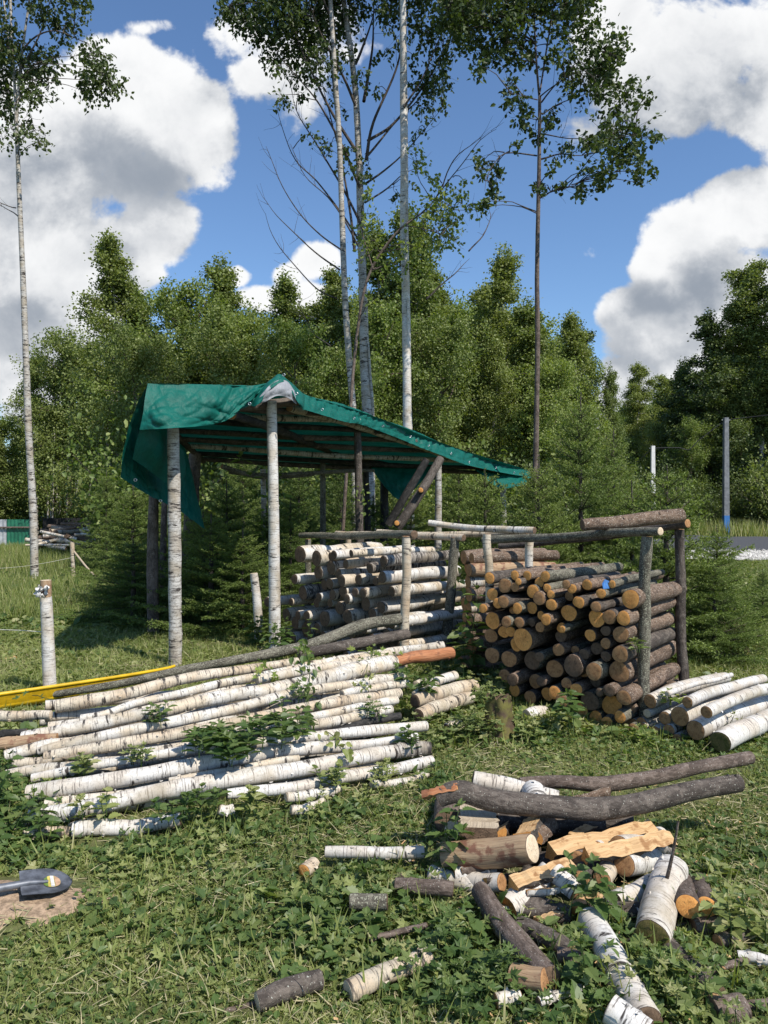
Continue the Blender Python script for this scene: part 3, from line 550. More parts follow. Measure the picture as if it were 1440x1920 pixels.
# poles below, that carry the visible ones
k = 0
for row, (y0, y1) in enumerate(((1310,1258),(1332,1275),(1352,1290),(1372,1305),(1395,1322),(1418,1340),(1440,1358),(1462,1378),(1485,1398),(1508,1420),(1530,1436))):
    for lay in range(2):
        a_, b_ = LP(70+rs.randint(60), y0), LP(700+rs.randint(50), y1); r_ = rs.uniform(.03, .042); a_.y += .04; b_.y += .04
        ztop = min(a_.z, .35); a_.z = max(r_*.8, ztop-.055-.10*lay); b_.z = max(r_*.8, min(b_.z, .35)-.055-.1*lay)
        if lay and a_.z < .05: continue
        k += 1
        log('birch_log', 'shadowed birch pole beneath the long pile, %s of those under the top layer' % ORD[k-1], 'log', 'poles and logs of the long birch pile', [a_, b_], [r_, r_*.9], M_BIRCH, E_OLD, n=10, step=.2)
log('log', 'long dark pole with cut knots leaning along the back of the long pile', 'log', None, [P(84,1304,6.15), P(130,1298,6.1), P(240,1279,6.1), P(350,1255,6.15), P(480,1231,6.3), P(590,1206,6.5), P(680,1172,6.7), P(750,1161,6.85)], [.022,.028,.032,.036,.040,.045,.052,.052], M_RAIL, E_OLD, n=16, rough=.06, stubs=4)
log('log', 'thick dark pole ending at the birch rack post, lower of two', 'log', None, [P(560,1228,6.2), P(620,1216,6.35), P(690,1203,6.5), P(765,1189,6.7)], [.042,.045,.046,.048], M_DARK, E_OLD, n=16, rough=.06, stubs=2)
r_ = thing('birch_post', 'short birch post with a peeled top beside the yellow shell', 'post')
log('trunk', None, None, None, [P(94,1310,6.3), P(90,1200,6.3), P(86,1118,6.3)], [.054,.050,.047], M_BIRCH3, E_PALE, parent=r_, n=18, rough=.03, flakes=14)
log('peeled_top', None, None, None, [P(86,1119,6.3), P(86,1088,6.3)], [.046,.044], M_BROWN, E_PALE, parent=r_, n=12, rough=.08)
a = Acc(); rq = np.random.RandomState(3); c0 = np.array(P(79, 1108, 6.24))
quads(a, [(-.5,0,0),(.5,0,.1),(.5,.6,.5),(-.5,.5,.6),(.3,1,.2),(-.4,1,.1)], [[0,1,2,3],[3,2,4,5]], c0+rq.normal(size=(26,3))*.022, rdir(26, rq), rdir(26, rq), np.full(26,.035), rq.rand(26,2)); a.b=[x*0+.3 for x in a.b]
a.obj('peeling_bark', M_BIRCH3, r_)
r_ = thing('birch_post', 'short white birch stake standing left of the tall shelter post', 'post')
log('trunk', None, None, None, [P(487,1215,8.7), P(482,1130,8.7), P(476,1075,8.7)], [.052,.048,.044], M_BIRCH3, E_PALE, parent=r_, n=14, rough=.05, flakes=12, stubs=1)
# ------------------------------------------------------------------ shelter of poles and its tarpaulin
sh = thing('pole_shelter', 'lean-to shelter of rough birch poles standing behind the log stacks', 'shelter')
def part(nm, pts, rd, bk, e=None, **k): return log(nm, None, None, None, pts, rd, bk, e or E_MID, parent=sh, n=14, step=.1, **k)
def post(px, top, d, r, bk, px2=None, **k):
    b_ = P(px2 or px, 0, d); b_.z = -.2; m_ = P((px+(px2 or px))/2+1, (top+HY+CZ*F/d)/2, d); return part('post', [b_, m_, P(px, top, d)], [r*1.12, r, r*.95], bk, **k)
post(324, 770, 7.4, .060, M_BTREE, px2=329, rough=.08, flakes=40, stubs=1)
post(509, 752, 8.1, .057, M_BIRCH3, px2=516, rough=.04, flakes=30, stubs=2)
post(670, 800, 10.2, .052, M_DARK, px2=676, rough=.06, stubs=2); post(605, 838, 12.0, .045, M_RAIL, px2=604, rough=.05)
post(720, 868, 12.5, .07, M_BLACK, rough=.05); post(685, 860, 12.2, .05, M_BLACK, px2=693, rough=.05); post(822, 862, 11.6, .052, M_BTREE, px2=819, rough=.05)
post(943, 884, 13.7, .055, M_BTREE, px2=943, rough=.05); post(493, 880, 12.0, .045, M_BTREE, px2=497, rough=.05); post(365, 850, 10.8, .09, M_DARK, px2=352, rough=.08)
AB = [P(277,719,7.0), P(380,721,7.35), P(478,724,7.8), P(525,716,8.1), P(560,738,8.4)]
Lk = [P(277,719,7.0), P(300,765,8.5), P(335,818,10.), P(382,856,11.5)]
Rk = [P(560,738,8.4), P(700,780,10.), P(850,838,12.), P(994,882,14.)]
def pl(P4, s):
    s = s*3; i = min(2, int(s)); return P4[i].lerp(P4[i+1], s-i)
dz = V((0, 0, -.07))
part('beam', [pl(Rk, t)+dz+V((-.12, .16, -.06)) for t in (0, .25, .5, .75, 1)], [.05,.05,.045,.045,.04], M_BTREE, rough=.1)
part('beam', [P(296,770,7.3), P(420,766,7.8), P(560,752,8.35)], [.05,.05,.05], M_DARK, rough=.06)
part('beam', [pl(Lk, t)+dz for t in (0.05, .5, 1)], [.045,.045,.04], M_DARK, rough=.06)
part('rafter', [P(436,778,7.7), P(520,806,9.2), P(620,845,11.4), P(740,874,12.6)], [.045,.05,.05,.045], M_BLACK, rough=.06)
for k, s in enumerate((.14, .28, .40, .52, .64, .76, .88, .97)):
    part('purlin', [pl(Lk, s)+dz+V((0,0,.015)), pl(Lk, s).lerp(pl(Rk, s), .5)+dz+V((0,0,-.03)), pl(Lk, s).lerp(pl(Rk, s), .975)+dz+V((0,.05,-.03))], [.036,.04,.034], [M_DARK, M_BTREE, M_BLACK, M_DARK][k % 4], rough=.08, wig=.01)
part('rail', [P(415,876,11.0), P(455,888,11.2), P(500,896,11.4), P(590,888,11.6)], [.035,.035,.03,.025], M_RAIL, wig=.01)
part('rail', [P(430,884,11.3), P(520,890,11.4), P(640,884,11.7), P(700,884,11.9)], [.03,.03,.03,.025], M_RAIL, wig=.01)
part('brace', [P(745,990,10.3), P(775,945,10.3), P(800,905,10.4), P(826,860,10.6)], [.066,.064,.062,.06], M_DARK, rough=.05)
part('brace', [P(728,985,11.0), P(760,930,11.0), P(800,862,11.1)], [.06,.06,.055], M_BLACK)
part('brace', [P(789,919,10.15), P(800,912,10.9)], [.036,.04], M_DARK, E_ORG)
part('brace', [P(744,981,10.1), P(760,975,10.9)], [.036,.04], M_DARK, E_ORG)
def catgrid(rows, nu, nv):
    rows = [resample(r, [1], .01)[0] if False else np.array([list(p) for p in r]) for r in rows]
    def cr(pts, n):
        m_ = len(pts); q = np.vstack([2*pts[0]-pts[1], pts, 2*pts[-1]-pts[-2]]); out = []
        for s in np.linspace(0, m_-1-1e-9, n):
            i = int(s); t = s-i; p0, p1, p2, p3 = q[i:i+4]
            out.append(.5*((2*p1)+(p2-p0)*t+(2*p0-5*p1+4*p2-p3)*t*t+(-p0+3*p1-3*p2+p3)*t**3))
        return np.array(out)
    rr = np.array([cr(r, nu) for r in rows]); return np.array([cr(rr[:, i], nv) for i in range(nu)])   # nu x nv x 3
def sheet(acc, rows, nu, nv, amp=.01, fr=9, seed=0, mi=0, edge=True):
    g_ = catgrid(rows, nu, nv); du = np.gradient(g_, axis=0); dv = np.gradient(g_, axis=1); n_ = np.cross(du, dv); n_ /= np.linalg.norm(n_, axis=2)[..., None]+1e-9
    U = np.linspace(0, 1, nu)[:, None]; W = np.linspace(0, 1, nv)[None]; Lu = np.linalg.norm(g_[-1, 0]-g_[0, 0]); Lv = np.linalg.norm(g_[0, -1]-g_[0, 0])
    x_, y_ = U*Lu*np.ones_like(W), W*Lv*np.ones_like(U)
    h = np.zeros((nu, nv)); r0 = np.random.RandomState(seed)
    for _ in range(9):
        an = r0.rand()*np.pi; f_ = fr*(.5+r0.rand()*1.6); ph = r0.rand()*7; q = np.cos(an)*x_+np.sin(an)*y_+.04*np.sin(x_*7+ph)+.04*np.sin(y_*9+ph*2)
        h += (1-np.abs(np.sin(q*f_+ph)))**2/(1+f_*.06)
    h = (h-h.mean())*amp
    if edge: h = h*(np.minimum(1, np.minimum(U, 1-U)*8+.25)*np.minimum(1, np.minimum(W, 1-W)*8+.25))
    g_ = g_+n_*h[..., None]; i = np.arange(nu-1)[:, None]*nv; j = np.arange(nv-1)[None]
    acc.add(g_.reshape(-1, 3), np.stack([i+j, i+j+1, i+nv+j+1, i+nv+j], -1).reshape(-1, 4), mi=mi); return g_
tp = thing('tarpaulin', 'crumpled green tarpaulin with metal eyelets draped over the pole shelter', 'tarpaulin', loc=(0, 0, 0))
a = Acc()
rows = [AB]
for k in (1, 2, 3): rows.append([Lk[k].lerp(Rk[k], t)+V((0, 0, -.05*math.sin(t*math.pi))) for t in (0, .25, .5, .75, 1)])
sheet(a, rows, 90, 110, .012, 8, 1)
bcl = [(560,738,8.4),(600,748,8.85),(640,757,9.35),(678,770,9.8),(710,784,10.2),(760,801,10.9),(790,813,11.3),(822,828,11.7),(870,845,12.3),(912,860,13.0),(950,872,13.5),(996,882,14.0)]
bcb = [(570,768,8.33),(604,778,8.73),(650,792,9.28),(672,795,9.68),(705,806,10.08),(752,824,10.75),(790,840,11.15),(820,851,11.55),(866,869,12.15),(912,880,12.85),(950,888,13.3),(992,895,13.85)]
sheet(a, [[P(*q) for q in bcl], [P(x*.5+u*.5, y*.5+v_*.5, d-.07) for (x, y, d), (u, v_, e_) in zip(bcl, bcb)], [P(*q)+V((.0, -.02, 0)) for q in bcb]], 180, 24, .022, 13, 2)
g_ = sheet(a, [[P(277,719,7.0), P(330,720,7.18), P(400,721,7.42), P(440,722,7.65), P(482,722,7.8), P(520,712,8.0)],
           [P(272,745,6.93), P(325,752,7.05), P(392,752,7.25), P(438,748,7.5), P(474,738,7.68), P(498,726,7.9)],
           [P(268,775,6.88), P(315,778,6.88), P(396,782,7.3), P(436,770,7.45), P(462,756,7.62), P(482,742,7.8)],
           [P(262,806,6.86), P(332,802,6.84), P(398,796,7.34), P(432,784,7.4), P(452,768,7.6), P(470,760,7.7)]], 110, 60, .022, 13, 5)
sheet(a, [[P(277,719,7.0), P(292,752,8.0), P(318,795,9.3), P(345,830,10.5)], [P(250,775,7.05), P(285,815,7.9), P(330,850,9.1), P(356,872,10.2)],
          [P(232,838,7.15), P(278,880,7.9), P(332,905,8.8), P(368,926,9.8)], [P(226,895,7.25), P(278,928,7.8), P(333,956,8.5), P(384,992,9.3)]], 80, 80, .026, 9, 6)
sheet(a, [[P(262,806,6.86), P(255,830,6.95), P(248,860,7.05)], [P(300,812,7.3), P(300,850,7.35), P(290,890,7.5)], [P(345,845,8.0), P(348,885,8.1), P(335,925,8.1)]], 20, 20, .012, 7, 16)
sheet(a, [[P(688,862,12.3), P(740,872,12.5), P(812,874,12.6)], [P(704,890,12.3), P(745,905,12.3), P(795,898,12.4)], [P(726,918,12.2), P(748,937,12.2), P(770,925,12.3)]], 40, 30, .03, 5, 7)
sheet(a, [[P(880,874,13.0), P(940,884,13.5), P(997,883,14.)], [P(905,892,13.0), P(945,905,13.2), P(996,893,13.8)], [P(918,905,12.95), P(945,916,13.1), P(985,908,13.5)]], 40, 20, .02, 6, 8)
# bunched corner over the tall post
sheet(a, [[P(470,760,7.70), P(482,742,7.74), P(498,720,7.8), P(520,703,7.9), P(527,702,7.95)], [P(478,762,7.62), P(489,740,7.66), P(504,722,7.72), P(524,706,7.84), P(536,712,7.95)],
          [P(492,752,7.60), P(497,738,7.64), P(512,726,7.7), P(532,716,7.84), P(548,728,8.0)]], 36, 20, .012, 14, 9)
sheet(a, [[P(525,702,7.93), P(540,712,8.0), P(560,730,8.2), P(572,742,8.4)], [P(522,712,7.86), P(540,722,7.9), P(560,745,8.0), P(570,768,8.2)], [P(528,718,7.84), P(542,730,7.86), P(556,750,7.9), P(566,766,8.1)]], 36, 20, .012, 14, 10)
to = a.obj('cloth', M_TARP, tp)
a = Acc(); sheet(a, [[P(494,735,7.66), P(506,722,7.70), P(524,712,7.80), P(540,716,7.88), P(552,732,7.96)], [P(486,746,7.64), P(502,736,7.66), P(522,727,7.74), P(540,732,7.82), P(554,745,7.93)],
   [P(479,760,7.66), P(500,752,7.68), P(520,742,7.74), P(540,746,7.84), P(556,758,7.95)]], 40, 24, .016, 16, 12)
a.obj('lining_fold', M_SILV, tp)
def ring(px, py, d, nrm=(0, -1, 0), rad=.013):
    a = Acc(); n_ = V(nrm).normalized(); c = P(px, py, d); u = n_.orthogonal().normalized(); w_ = n_.cross(u)
    pts = [c+(u*math.cos(t)+w_*math.sin(t))*rad for t in np.linspace(0, 2*math.pi, 13)]; tube(a, pts, [.0045], 6, .02, cap=False); a.obj('eyelet', M_MET, tp)
for q in ((341,794,6.97),(254,900,7.24),(301,939,7.9),(468,757,7.55),(556,738,7.82),(532,703,7.86),(604,768,8.68),(664,784,9.5),(718,799,10.1),(770,819,10.85),(804,836,11.3),(846,850,11.85),(880,866,12.25),(930,877,13.0),(964,886,13.5)): ring(*q)

# ------------------------------------------------------------------ chopped heap in the right foreground
rs = np.random.RandomState(21); CAPS = [(60,1535,300,1488,18),(136,1565,335,1536,14),(430,1490,800,1440,12),(48,1583,128,1561,9)]
def cl(lab, pts, rd, bk, e, **k):
    pts = [P(*p) for p in pts]; rr = [r/F*p.y for r, p in zip(rd, pts)]
    kw = dict(n=20, step=.03, rough=.05, wig=.002, flakes=14 if bk in (M_BIRCH, M_BIRCH3, M_BIRCH2) else 0); kw.update(k)
    for p_, r_ in zip(pts, rr): p_.z = max(p_.z, r_*.7)
    for (q0, q1, r0) in zip(pts[:-1], pts[1:], rd): CAPS.append((720+q0.x/q0.y*F, HY+(CZ-q0.z)/q0.y*F, 720+q1.x/q1.y*F, HY+(CZ-q1.z)/q1.y*F, r0))
    return log('birch_log' if bk in (M_BIRCH, M_BIRCH2, M_BIRCH3) else 'log', lab, 'log', 'firewood heaped in the right foreground', pts, rr, bk, e, **kw)
cl('long bent dark log with a broken orange end lying across the heap', [(822,1499,3.42),(842,1487,3.42),(868,1484,3.42),(930,1502,3.42),(1050,1515,3.42),(1120,1517,3.45),(1200,1506,3.5),(1300,1483,3.6),(1386,1468,3.68)], (15,19,20,20,21,21,20,18,16), M_DARK, E_ORG, stubs=3)
cl('long dark log lying behind the bent one', [(975,1470,3.9),(1050,1466,3.9),(1110,1470,3.92),(1150,1468,3.95),(1230,1456,4.0),(1320,1436,4.1),(1408,1420,4.2)], (12,12,14,14,13,12,12), M_ALDER, E_OLD, stubs=3)
cl('birch log slanting behind the bent log, upper left of heap', [(886,1461,3.72),(960,1476,3.7),(1045,1497,3.66)], (15,16,15), M_BIRCH3, E_OLD)
cl('stout white birch round behind the bent log', [(1000,1483,3.66),(1012,1515,3.5)], (22,22), M_BIRCH3, E_PALE)
cl('round log with half-lit pale end at the left of the heap', [(850,1556,3.5),(880,1545,3.8)], (18,18), M_DARK, E_PALE)
cl('birch log with pale end in the heap, upper of two', [(1160,1588,3.3),(1200,1583,3.45),(1240,1583,3.6)], (20,19,18), M_BIRCH3, E_MID)
cl('birch log with pale end in the heap, lower of two', [(1170,1622,3.18),(1205,1616,3.3),(1245,1610,3.42)], (21,20,19), M_BIRCH3, E_MID)
cl('small round birch end under the split planks', [(1118,1592,3.3),(1150,1585,3.6)], (14,14), M_BIRCH, E_MID)
cl('small round log end behind the nettle', [(1135,1614,3.22),(1165,1605,3.5)], (14,14), M_DARK, E_MID)
cl('log end low behind the nettle', [(1128,1648,3.1),(1160,1635,3.4)], (17,17), M_BIRCH, E_MID)
cl('big white birch log leaning with a mossy end towards the viewer', [(1222,1757,2.72),(1232,1715,2.85),(1246,1670,3.0),(1262,1626,3.14)], (33,32,31,28), M_BIRCH3, E_MOSS, n=28, flakes=30)
cl('white birch log behind the big leaning one', [(1155,1702,3.0),(1190,1686,3.05),(1225,1662,3.15)], (21,21,20), M_BIRCH3, E_OLD)
cl('orange-ended log at the right of the heap, left one of two', [(1289,1700,2.85),(1281,1682,3.15)], (22,21), M_ALDER, E_ORG, n=24)
cl('orange-ended log at the right of the heap, right one of two', [(1324,1701,2.87),(1312,1684,3.17)], (19,18), M_ALDER, E_ORG, n=24)
cl('birch log in the middle of the heap sloping to the right', [(1040,1636,3.05),(1080,1672,2.98)], (19,18), M_BIRCH3, E_MID)
cl('long white birch log pointing to the bottom edge', [(1105,1722,2.85),(1135,1775,2.69),(1170,1840,2.5),(1215,1915,2.31)], (24,26,30,30), M_BIRCH3, E_OLD, n=28, flakes=30)
cl('dark bare log slanting down at the left of the heap', [(900,1668,3.0),(930,1715,2.85),(975,1775,2.68),(1030,1835,2.48)], (17,21,23,24), M_ALDER, E_OLD)
cl('dark speckled log beside the slanting one', [(975,1740,2.85),(1030,1775,2.75),(1070,1800,2.68)], (19,21,19), M_DARK, E_DK)
cl('short brown stub pointing right below the dark logs', [(960,1828,2.52),(1020,1838,2.46)], (20,21), M_BROWN, E_MID)
cl('birch log with brown end at the bottom edge', [(1142,1893,2.32),(1212,1940,2.25)], (28,28), M_BIRCH3, E_OLD)
cl('dark log right of the long white birch log', [(1252,1772,2.72),(1300,1820,2.58),(1345,1868,2.45)], (17,18,20), M_DARK, E_OLD)
cl('grey log at the bottom right corner', [(1335,1900,2.36),(1395,1890,2.38)], (25,25), M_ALDER, E_OLD)
cl('thin grey branch at the bottom right corner', [(1385,1888,2.4),(1470,1876,2.42)], (9,8), M_ALDER, E_OLD)
cl('dark speckled log under the middle of the heap', [(970,1716,2.98),(1020,1714,2.95),(1070,1716,2.92)], (19,20,18), M_DARK, E_DK)
cl('old birch log poking out of the grass left of the heap', [(808,1638,3.25),(850,1654,3.2),(900,1668,3.15)], (15,15,14), M_BIRCH3, E_OLD)
cl('birch log with brown end right of the slanting log top', [(870,1660,3.22),(905,1657,3.15),(940,1655,3.1)], (17,17,17), M_BIRCH3, E_MID)
cl('greyish log in the weeds left of the heap', [(742,1658,3.08),(790,1662,3.06),(850,1668,3.04)], (13,14,14), M_ALDER, E_OLD)
cl('short grey log in the weeds further left', [(655,1690,2.94),(725,1692,2.93)], (15,15), M_RAIL, E_OLD)
cl('birch log lying in the grass beyond the weeds', [(610,1597,3.36),(700,1599,3.34),(795,1597,3.36)], (10,11,11), M_BIRCH3, E_DK)
cl('old pale log at the bottom centre', [(655,1858,2.46),(730,1822,2.54),(805,1795,2.61)], (20,18,17), M_BIRCH2, E_PALE)
cl('dark log at the bottom centre', [(482,1878,2.40),(540,1856,2.45),(600,1838,2.5)], (19,20,18), M_DARK, E_PALE)
cl('dark stick at the bottom centre below the dark log', [(420,1912,2.4),(500,1888,2.45),(565,1870,2.5)], (5,5,4), M_ALDER, E_OLD, n=8)
cl('log hidden beneath the left of the heap', [(880,1612,3.4),(1010,1612,3.4)], (24,24), M_DARK, E_OLD)
cl('log hidden beneath the right of the heap', [(1010,1640,3.3),(1150,1660,3.3)], (24,24), M_DARK, E_OLD)
cl('log hidden beneath the back of the heap', [(900,1560,3.75),(1180,1555,3.75)], (26,26), M_DARK, E_OLD)
for lab_, a_, b_, r0, bk_, e_ in (('brown log end just right of the yellow wedge',(1085,1612,3.2),(1110,1590,3.5),17,M_ALDER,E_MID),('dark log end between birch log and nettle',(1088,1652,3.06),(1105,1625,3.4),18,M_DARK,E_MID),('pale end of a small log under the birch half',(1010,1672,3.0),(1030,1640,3.3),15,M_ALDER,E_PALE),
 ('small log end under the birch half, left one',(978,1680,3.0),(990,1650,3.3),13,M_DARK,E_ORG),('dark log behind the long white birch log',(1105,1700,2.98),(1200,1720,2.96),16,M_DARK,E_DK),('bark chunk low between the two big birch logs',(1190,1765,2.78),(1235,1790,2.76),14,M_SPR,E_OLD),
 ('grey chunk below the orange-ended pair',(1300,1755,2.85),(1370,1765,2.85),17,M_ALDER,E_OLD),('small log under the left of the brown peeled log',(850,1640,3.2),(930,1632,3.22),15,M_BIRCH3,E_MID),('log end beside the orange wedge',(1022,1548,3.5),(1040,1530,3.75),15,M_SPR,E_MID),('white birch piece in the grass right of the lower heap',(1385,1792,2.64),(1440,1800,2.61),10,M_BIRCH3,E_OLD),
 ('brown log under the long split planks',(1075,1590,3.35),(1180,1572,3.5),15,M_SPR,E_MID),('thin dark stick slanting left of the heap',(745,1640,3.25),(830,1668,3.15),5,M_ALDER,E_OLD)):
    cl(lab_, [a_, b_], (r0, r0*.95), bk_, e_)
cl('dark log under the back of the bent one', [(930,1545,3.55),(1130,1548,3.6)], (20,20), M_DARK, E_OLD)
cl('short log under the orange-ended pair', [(1262,1735,2.95),(1345,1738,2.95)], (18,18), M_DARK, E_OLD)
cl('short log beneath the left end of the bent log', [(838,1540,3.6),(838,1515,3.95)], (24,24), M_ALDER, E_OLD)
def splitp(lab, a_, b_, rpx, ang, frac=.5, bark=M_DARK, wood=M_SPLIT, up_=(0, 0, 1), bend=0):
    """a split billet: a sector of a round log with its bark left on the round side"""
    a_, b_ = P(*a_), P(*b_); r = rpx/F*a_.y; ax = (b_-a_).normalized(); u = V(up_); u = (u-ax*u.dot(ax)).normalized(); w_ = ax.cross(u)
    u, w_ = (u*math.cos(ang)+w_*math.sin(ang)), (w_*math.cos(ang)-u*math.sin(ang)); mid = (a_+b_)/2
    root = thing('split_log', lab, 'log', 'firewood heaped in the right foreground', mid)
    n = 9; K = 12; prof = [(0, 0)]+[(math.cos(t), math.sin(t)) for t in np.linspace(-math.pi*frac, math.pi*frac, n)]
    rsx = np.random.RandomState(int(rpx*7+ang*10)+3); off = rsx.rand()*50
    sec = []
    for k in range(K+1):
        t = k/K; c = a_.lerp(b_, t); wob = [1+.07*rsx.randn() for _ in prof]; c = c+(u*rsx.randn()+w_*rsx.randn())*r*.05
        sec.append([np.array(c+(u*x+w_*y)*r*q_*1.) for (x, y), q_ in zip(prof, wob)])
    sec = np.array(sec)-np.array(mid); m_ = len(prof)
    cc = [[(x*r, y*r, k/K*(b_-a_).length+off) for x, y in prof] for k in range(K+1)]; cc = np.array(cc)
    A1 = Acc(); A1.add(sec.reshape(-1, 3), [[k*m_+i, k*m_+i+1, (k+1)*m_+i+1, (k+1)*m_+i] for k in range(K) for i in range(1, m_-1)], cc.reshape(-1, 3)); A1.obj('bark', bark, root)
    A2 = Acc(); A2.add(sec.reshape(-1, 3), [[k*m_, k*m_+1, (k+1)*m_+1, (k+1)*m_] for k in range(K)]+[[k*m_+m_-1, k*m_, (k+1)*m_, (k+1)*m_+m_-1] for k in range(K)], cc.reshape(-1, 3)); A2.obj('split_face', wood, root, smooth=False)
    for idx in (0, K):
        A3 = Acc(); e_ = sec[idx]; ce = np.array([(x*.9, y*.9, off) for x, y in prof]); A3.add(e_, [[0, i, i+1] for i in range(1, m_-1)], ce); A3.obj('cut_end', E_ORG if wood is M_SPLIT else E_OLD, root, smooth=False)
    return root
for lab_, a_, b_, r0, bk_, e_ in (('thin dark branch among the weeds at the left of the heap',(690,1760,2.74),(800,1735,2.82),6,M_ALDER,E_OLD),('thin birch stick among the weeds below the heap',(1010,1880,2.40),(1090,1850,2.48),9,M_BIRCH3,E_OLD),('dark branch among the weeds at lower right',(1290,1830,2.52),(1400,1800,2.62),7,M_ALDER,E_OLD),
 ('short birch billet in the weeds below the brown stub',(930,1875,2.42),(975,1868,2.44),13,M_BIRCH,E_MID),('dark short log in weeds at right of the leaning log',(1345,1765,2.74),(1405,1752,2.8),13,M_DARK,E_MID),('short dark log by the foot of the white long log',(1045,1790,2.64),(1100,1800,2.62),14,M_ALDER,E_DK)):
    cl(lab_, [a_, b_], (r0, r0*.9), bk_, e_)
splitp('half log with bark behind the bent log, rough grey', (1050,1502,3.55), (1132,1478,3.7), 18, 2.6, .5, M_SPR, M_SPLITG)
splitp('greyed half log standing out under the bent log at left', (898,1552,3.30), (895,1508,3.6), 36, math.pi, .5, M_ALDER, M_SPLITG)
splitp('orange split wedge right of the greyed half log', (962,1566,3.26), (990,1530,3.5), 36, 2.2, .30)
splitp('split piece showing flaky brown bark between two wedges', (998,1576,3.32), (1035,1540,3.6), 20, .3, .5, M_SPR)
splitp('long orange split plank, rear of two', (1028,1578,3.22), (1218,1535,3.55), 30, 2.7, .20)
splitp('long orange split plank, front of two', (1095,1584,3.16), (1256,1556,3.32), 29, 2.85, .20)
cl('thick peeled brown log at the left front of the heap', [(835,1603,3.28),(920,1600,3.2),(998,1592,3.1)], (26,27,27), M_BROWN, E_PALE, n=26)
splitp('yellow split wedge below the peeled brown half log', (955,1640,3.0), (1064,1606,3.12), 31, 2.6, .22)
splitp('split birch half with white bark in the centre front', (952,1704,2.95), (1030,1640,3.1), 24, .4, .5, M_BIRCH3)
splitp('broken orange butt of the bent dark log', (796,1500,3.44), (862,1484,3.40), 17, -.3, .4, M_RED, M_SPLIT)
for lab_, a_, b_, r_, an_, fr_, bk_ in (('rough split wedge at the top left of the heap, end towards the viewer',(930,1560,3.4),(945,1530,3.7),20,1.9,.28,M_SPR),('split billet with white bark under the plank tips',(1215,1578,3.4),(1262,1592,3.35),14,1.0,.4,M_BIRCH3),
 ('pale split billet left of the birch half',(905,1648,3.12),(962,1636,3.18),15,2.0,.3,M_DARK),('split wedge poking out below the bent log middle',(1065,1560,3.42),(1110,1540,3.6),18,2.5,.25,M_SPR),
 ('brown split billet under the brown peeled log',(862,1630,3.2),(940,1622,3.24),15,2.2,.4,M_ALDER),('yellow split billet right of the big leaning log foot',(1262,1730,2.9),(1300,1722,2.95),11,2.4,.3,M_BIRCH3),('split wedge with pale face lying at the lower middle of the heap',(1070,1690,2.95),(1120,1672,3.05),20,2.4,.26,M_SPR),('orange split billet under the left of the leaning log',(1190,1735,2.85),(1222,1700,2.95),16,2.0,.3,M_SPR),('rough orange split piece low at the front of the heap',(1000,1720,2.86),(1050,1705,2.92),15,2.3,.28,M_SPR),('split birch piece with orange face below the yellow wedge',(985,1668,2.98),(1045,1662,3.0),13,2.2,.3,M_BIRCH3),('bark-backed split piece at the right foot of the heap',(1262,1800,2.6),(1310,1790,2.66),16,2.6,.3,M_SPR),('thin split lath across the lower right of the heap',(1150,1770,2.74),(1210,1745,2.82),8,2.2,.25,M_DARK),('pale split billet poking out by the slanting dark log',(905,1700,2.95),(965,1692,2.98),14,2.2,.25,M_BIRCH3)):
    splitp(lab_, a_, b_, r_, an_, fr_, bk_)
for lab, px, py, d in (('pale wood chip in the grass right of the heap',1369,1690,3.05),('pale square wood chip lower right of the heap',1350,1804,2.66),('small pale chip left of the pale log at bottom',547,1812,2.64),('pale chip near the bottom right corner',1375,1835,2.6),('orange wood chip on the lawn at far left',18,1233,7.8),('white bark chip near the right edge',1405,1800,2.7)):
    splitp(lab, (px-14, py, d), (px+14, py-4, d+.03), 12, 2.5, .25, M_BIRCH3, M_SPLITG if 'square' in lab else M_SPLIT)
cl('curled orange-lined bark end in the grass', [(570,1640,3.28),(590,1632,3.35)], (13,12), M_BIRCH2, E_ORG)
a = Acc(); tube(a, [P(1250,1650,2.98), P(1262,1598,2.95), P(1272,1540,2.93)], [.008, .0065, .004], 7, .05); tag(a.obj('stick', M_ALDER), 'thin dark stick standing upright in front of the big leaning birch log', 'stick')

# ------------------------------------------------------------------ shovel
shv = thing('shovel', 'dark steel shovel blade lying on bare sandy soil at the left', 'shovel')
gT = lambda px, py, h: V(((px-720)/F*(d_ := (CZ-h)*F/(py-HY)), d_, h))
tip, bl_, br_ = gT(136, 1646, .085), gT(39, 1641, .10), gT(37, 1688, .085)
ctr = (bl_+br_)/2; ax = (tip-ctr); Lb = ax.length; ax.normalize(); sd_ = (bl_-br_).normalized(); nn = ax.cross(sd_).normalized(); nn = nn if nn.z > 0 else -nn; sd_ = nn.cross(ax)
W = (bl_-br_).length/2; A1 = Acc(); nu, nv = 28, 17; vs = []
for i in range(nu):
    t = i/(nu-1); wd = W*(1 if t < .45 else max(0, 1-((t-.45)/.55)**2.3)**.62)*(1+.05*math.sin(t*3))
    for j in range(nv):
        s = (j/(nv-1)*2-1); rib = .016*math.exp(-(s*W/.016)**2)*max(0, 1-t*1.9)
        vs.append(np.array(ctr+ax*(t*Lb)+sd_*(s*wd)+nn*(.018*(s*s)*(1-t*.5)-.02*t*t+rib)))
f_ = [[i*nv+j, i*nv+j+1, (i+1)*nv+j+1, (i+1)*nv+j] for i in range(nu-1) for j in range(nv-1)]
A1.add(vs, f_); A1.add([v-np.array(nn)*.002 for v in vs], f_); A1.obj('blade', M_STEEL, shv)
A1 = Acc(); tube(A1, [ctr+ax*.10+nn*.004, ctr+ax*.03+nn*.012, ctr-ax*.03+nn*.012, ctr-ax*.12+nn*.012], [.006, .012, .015, .016], 14, .02); A1.obj('socket', M_STEEL, shv)
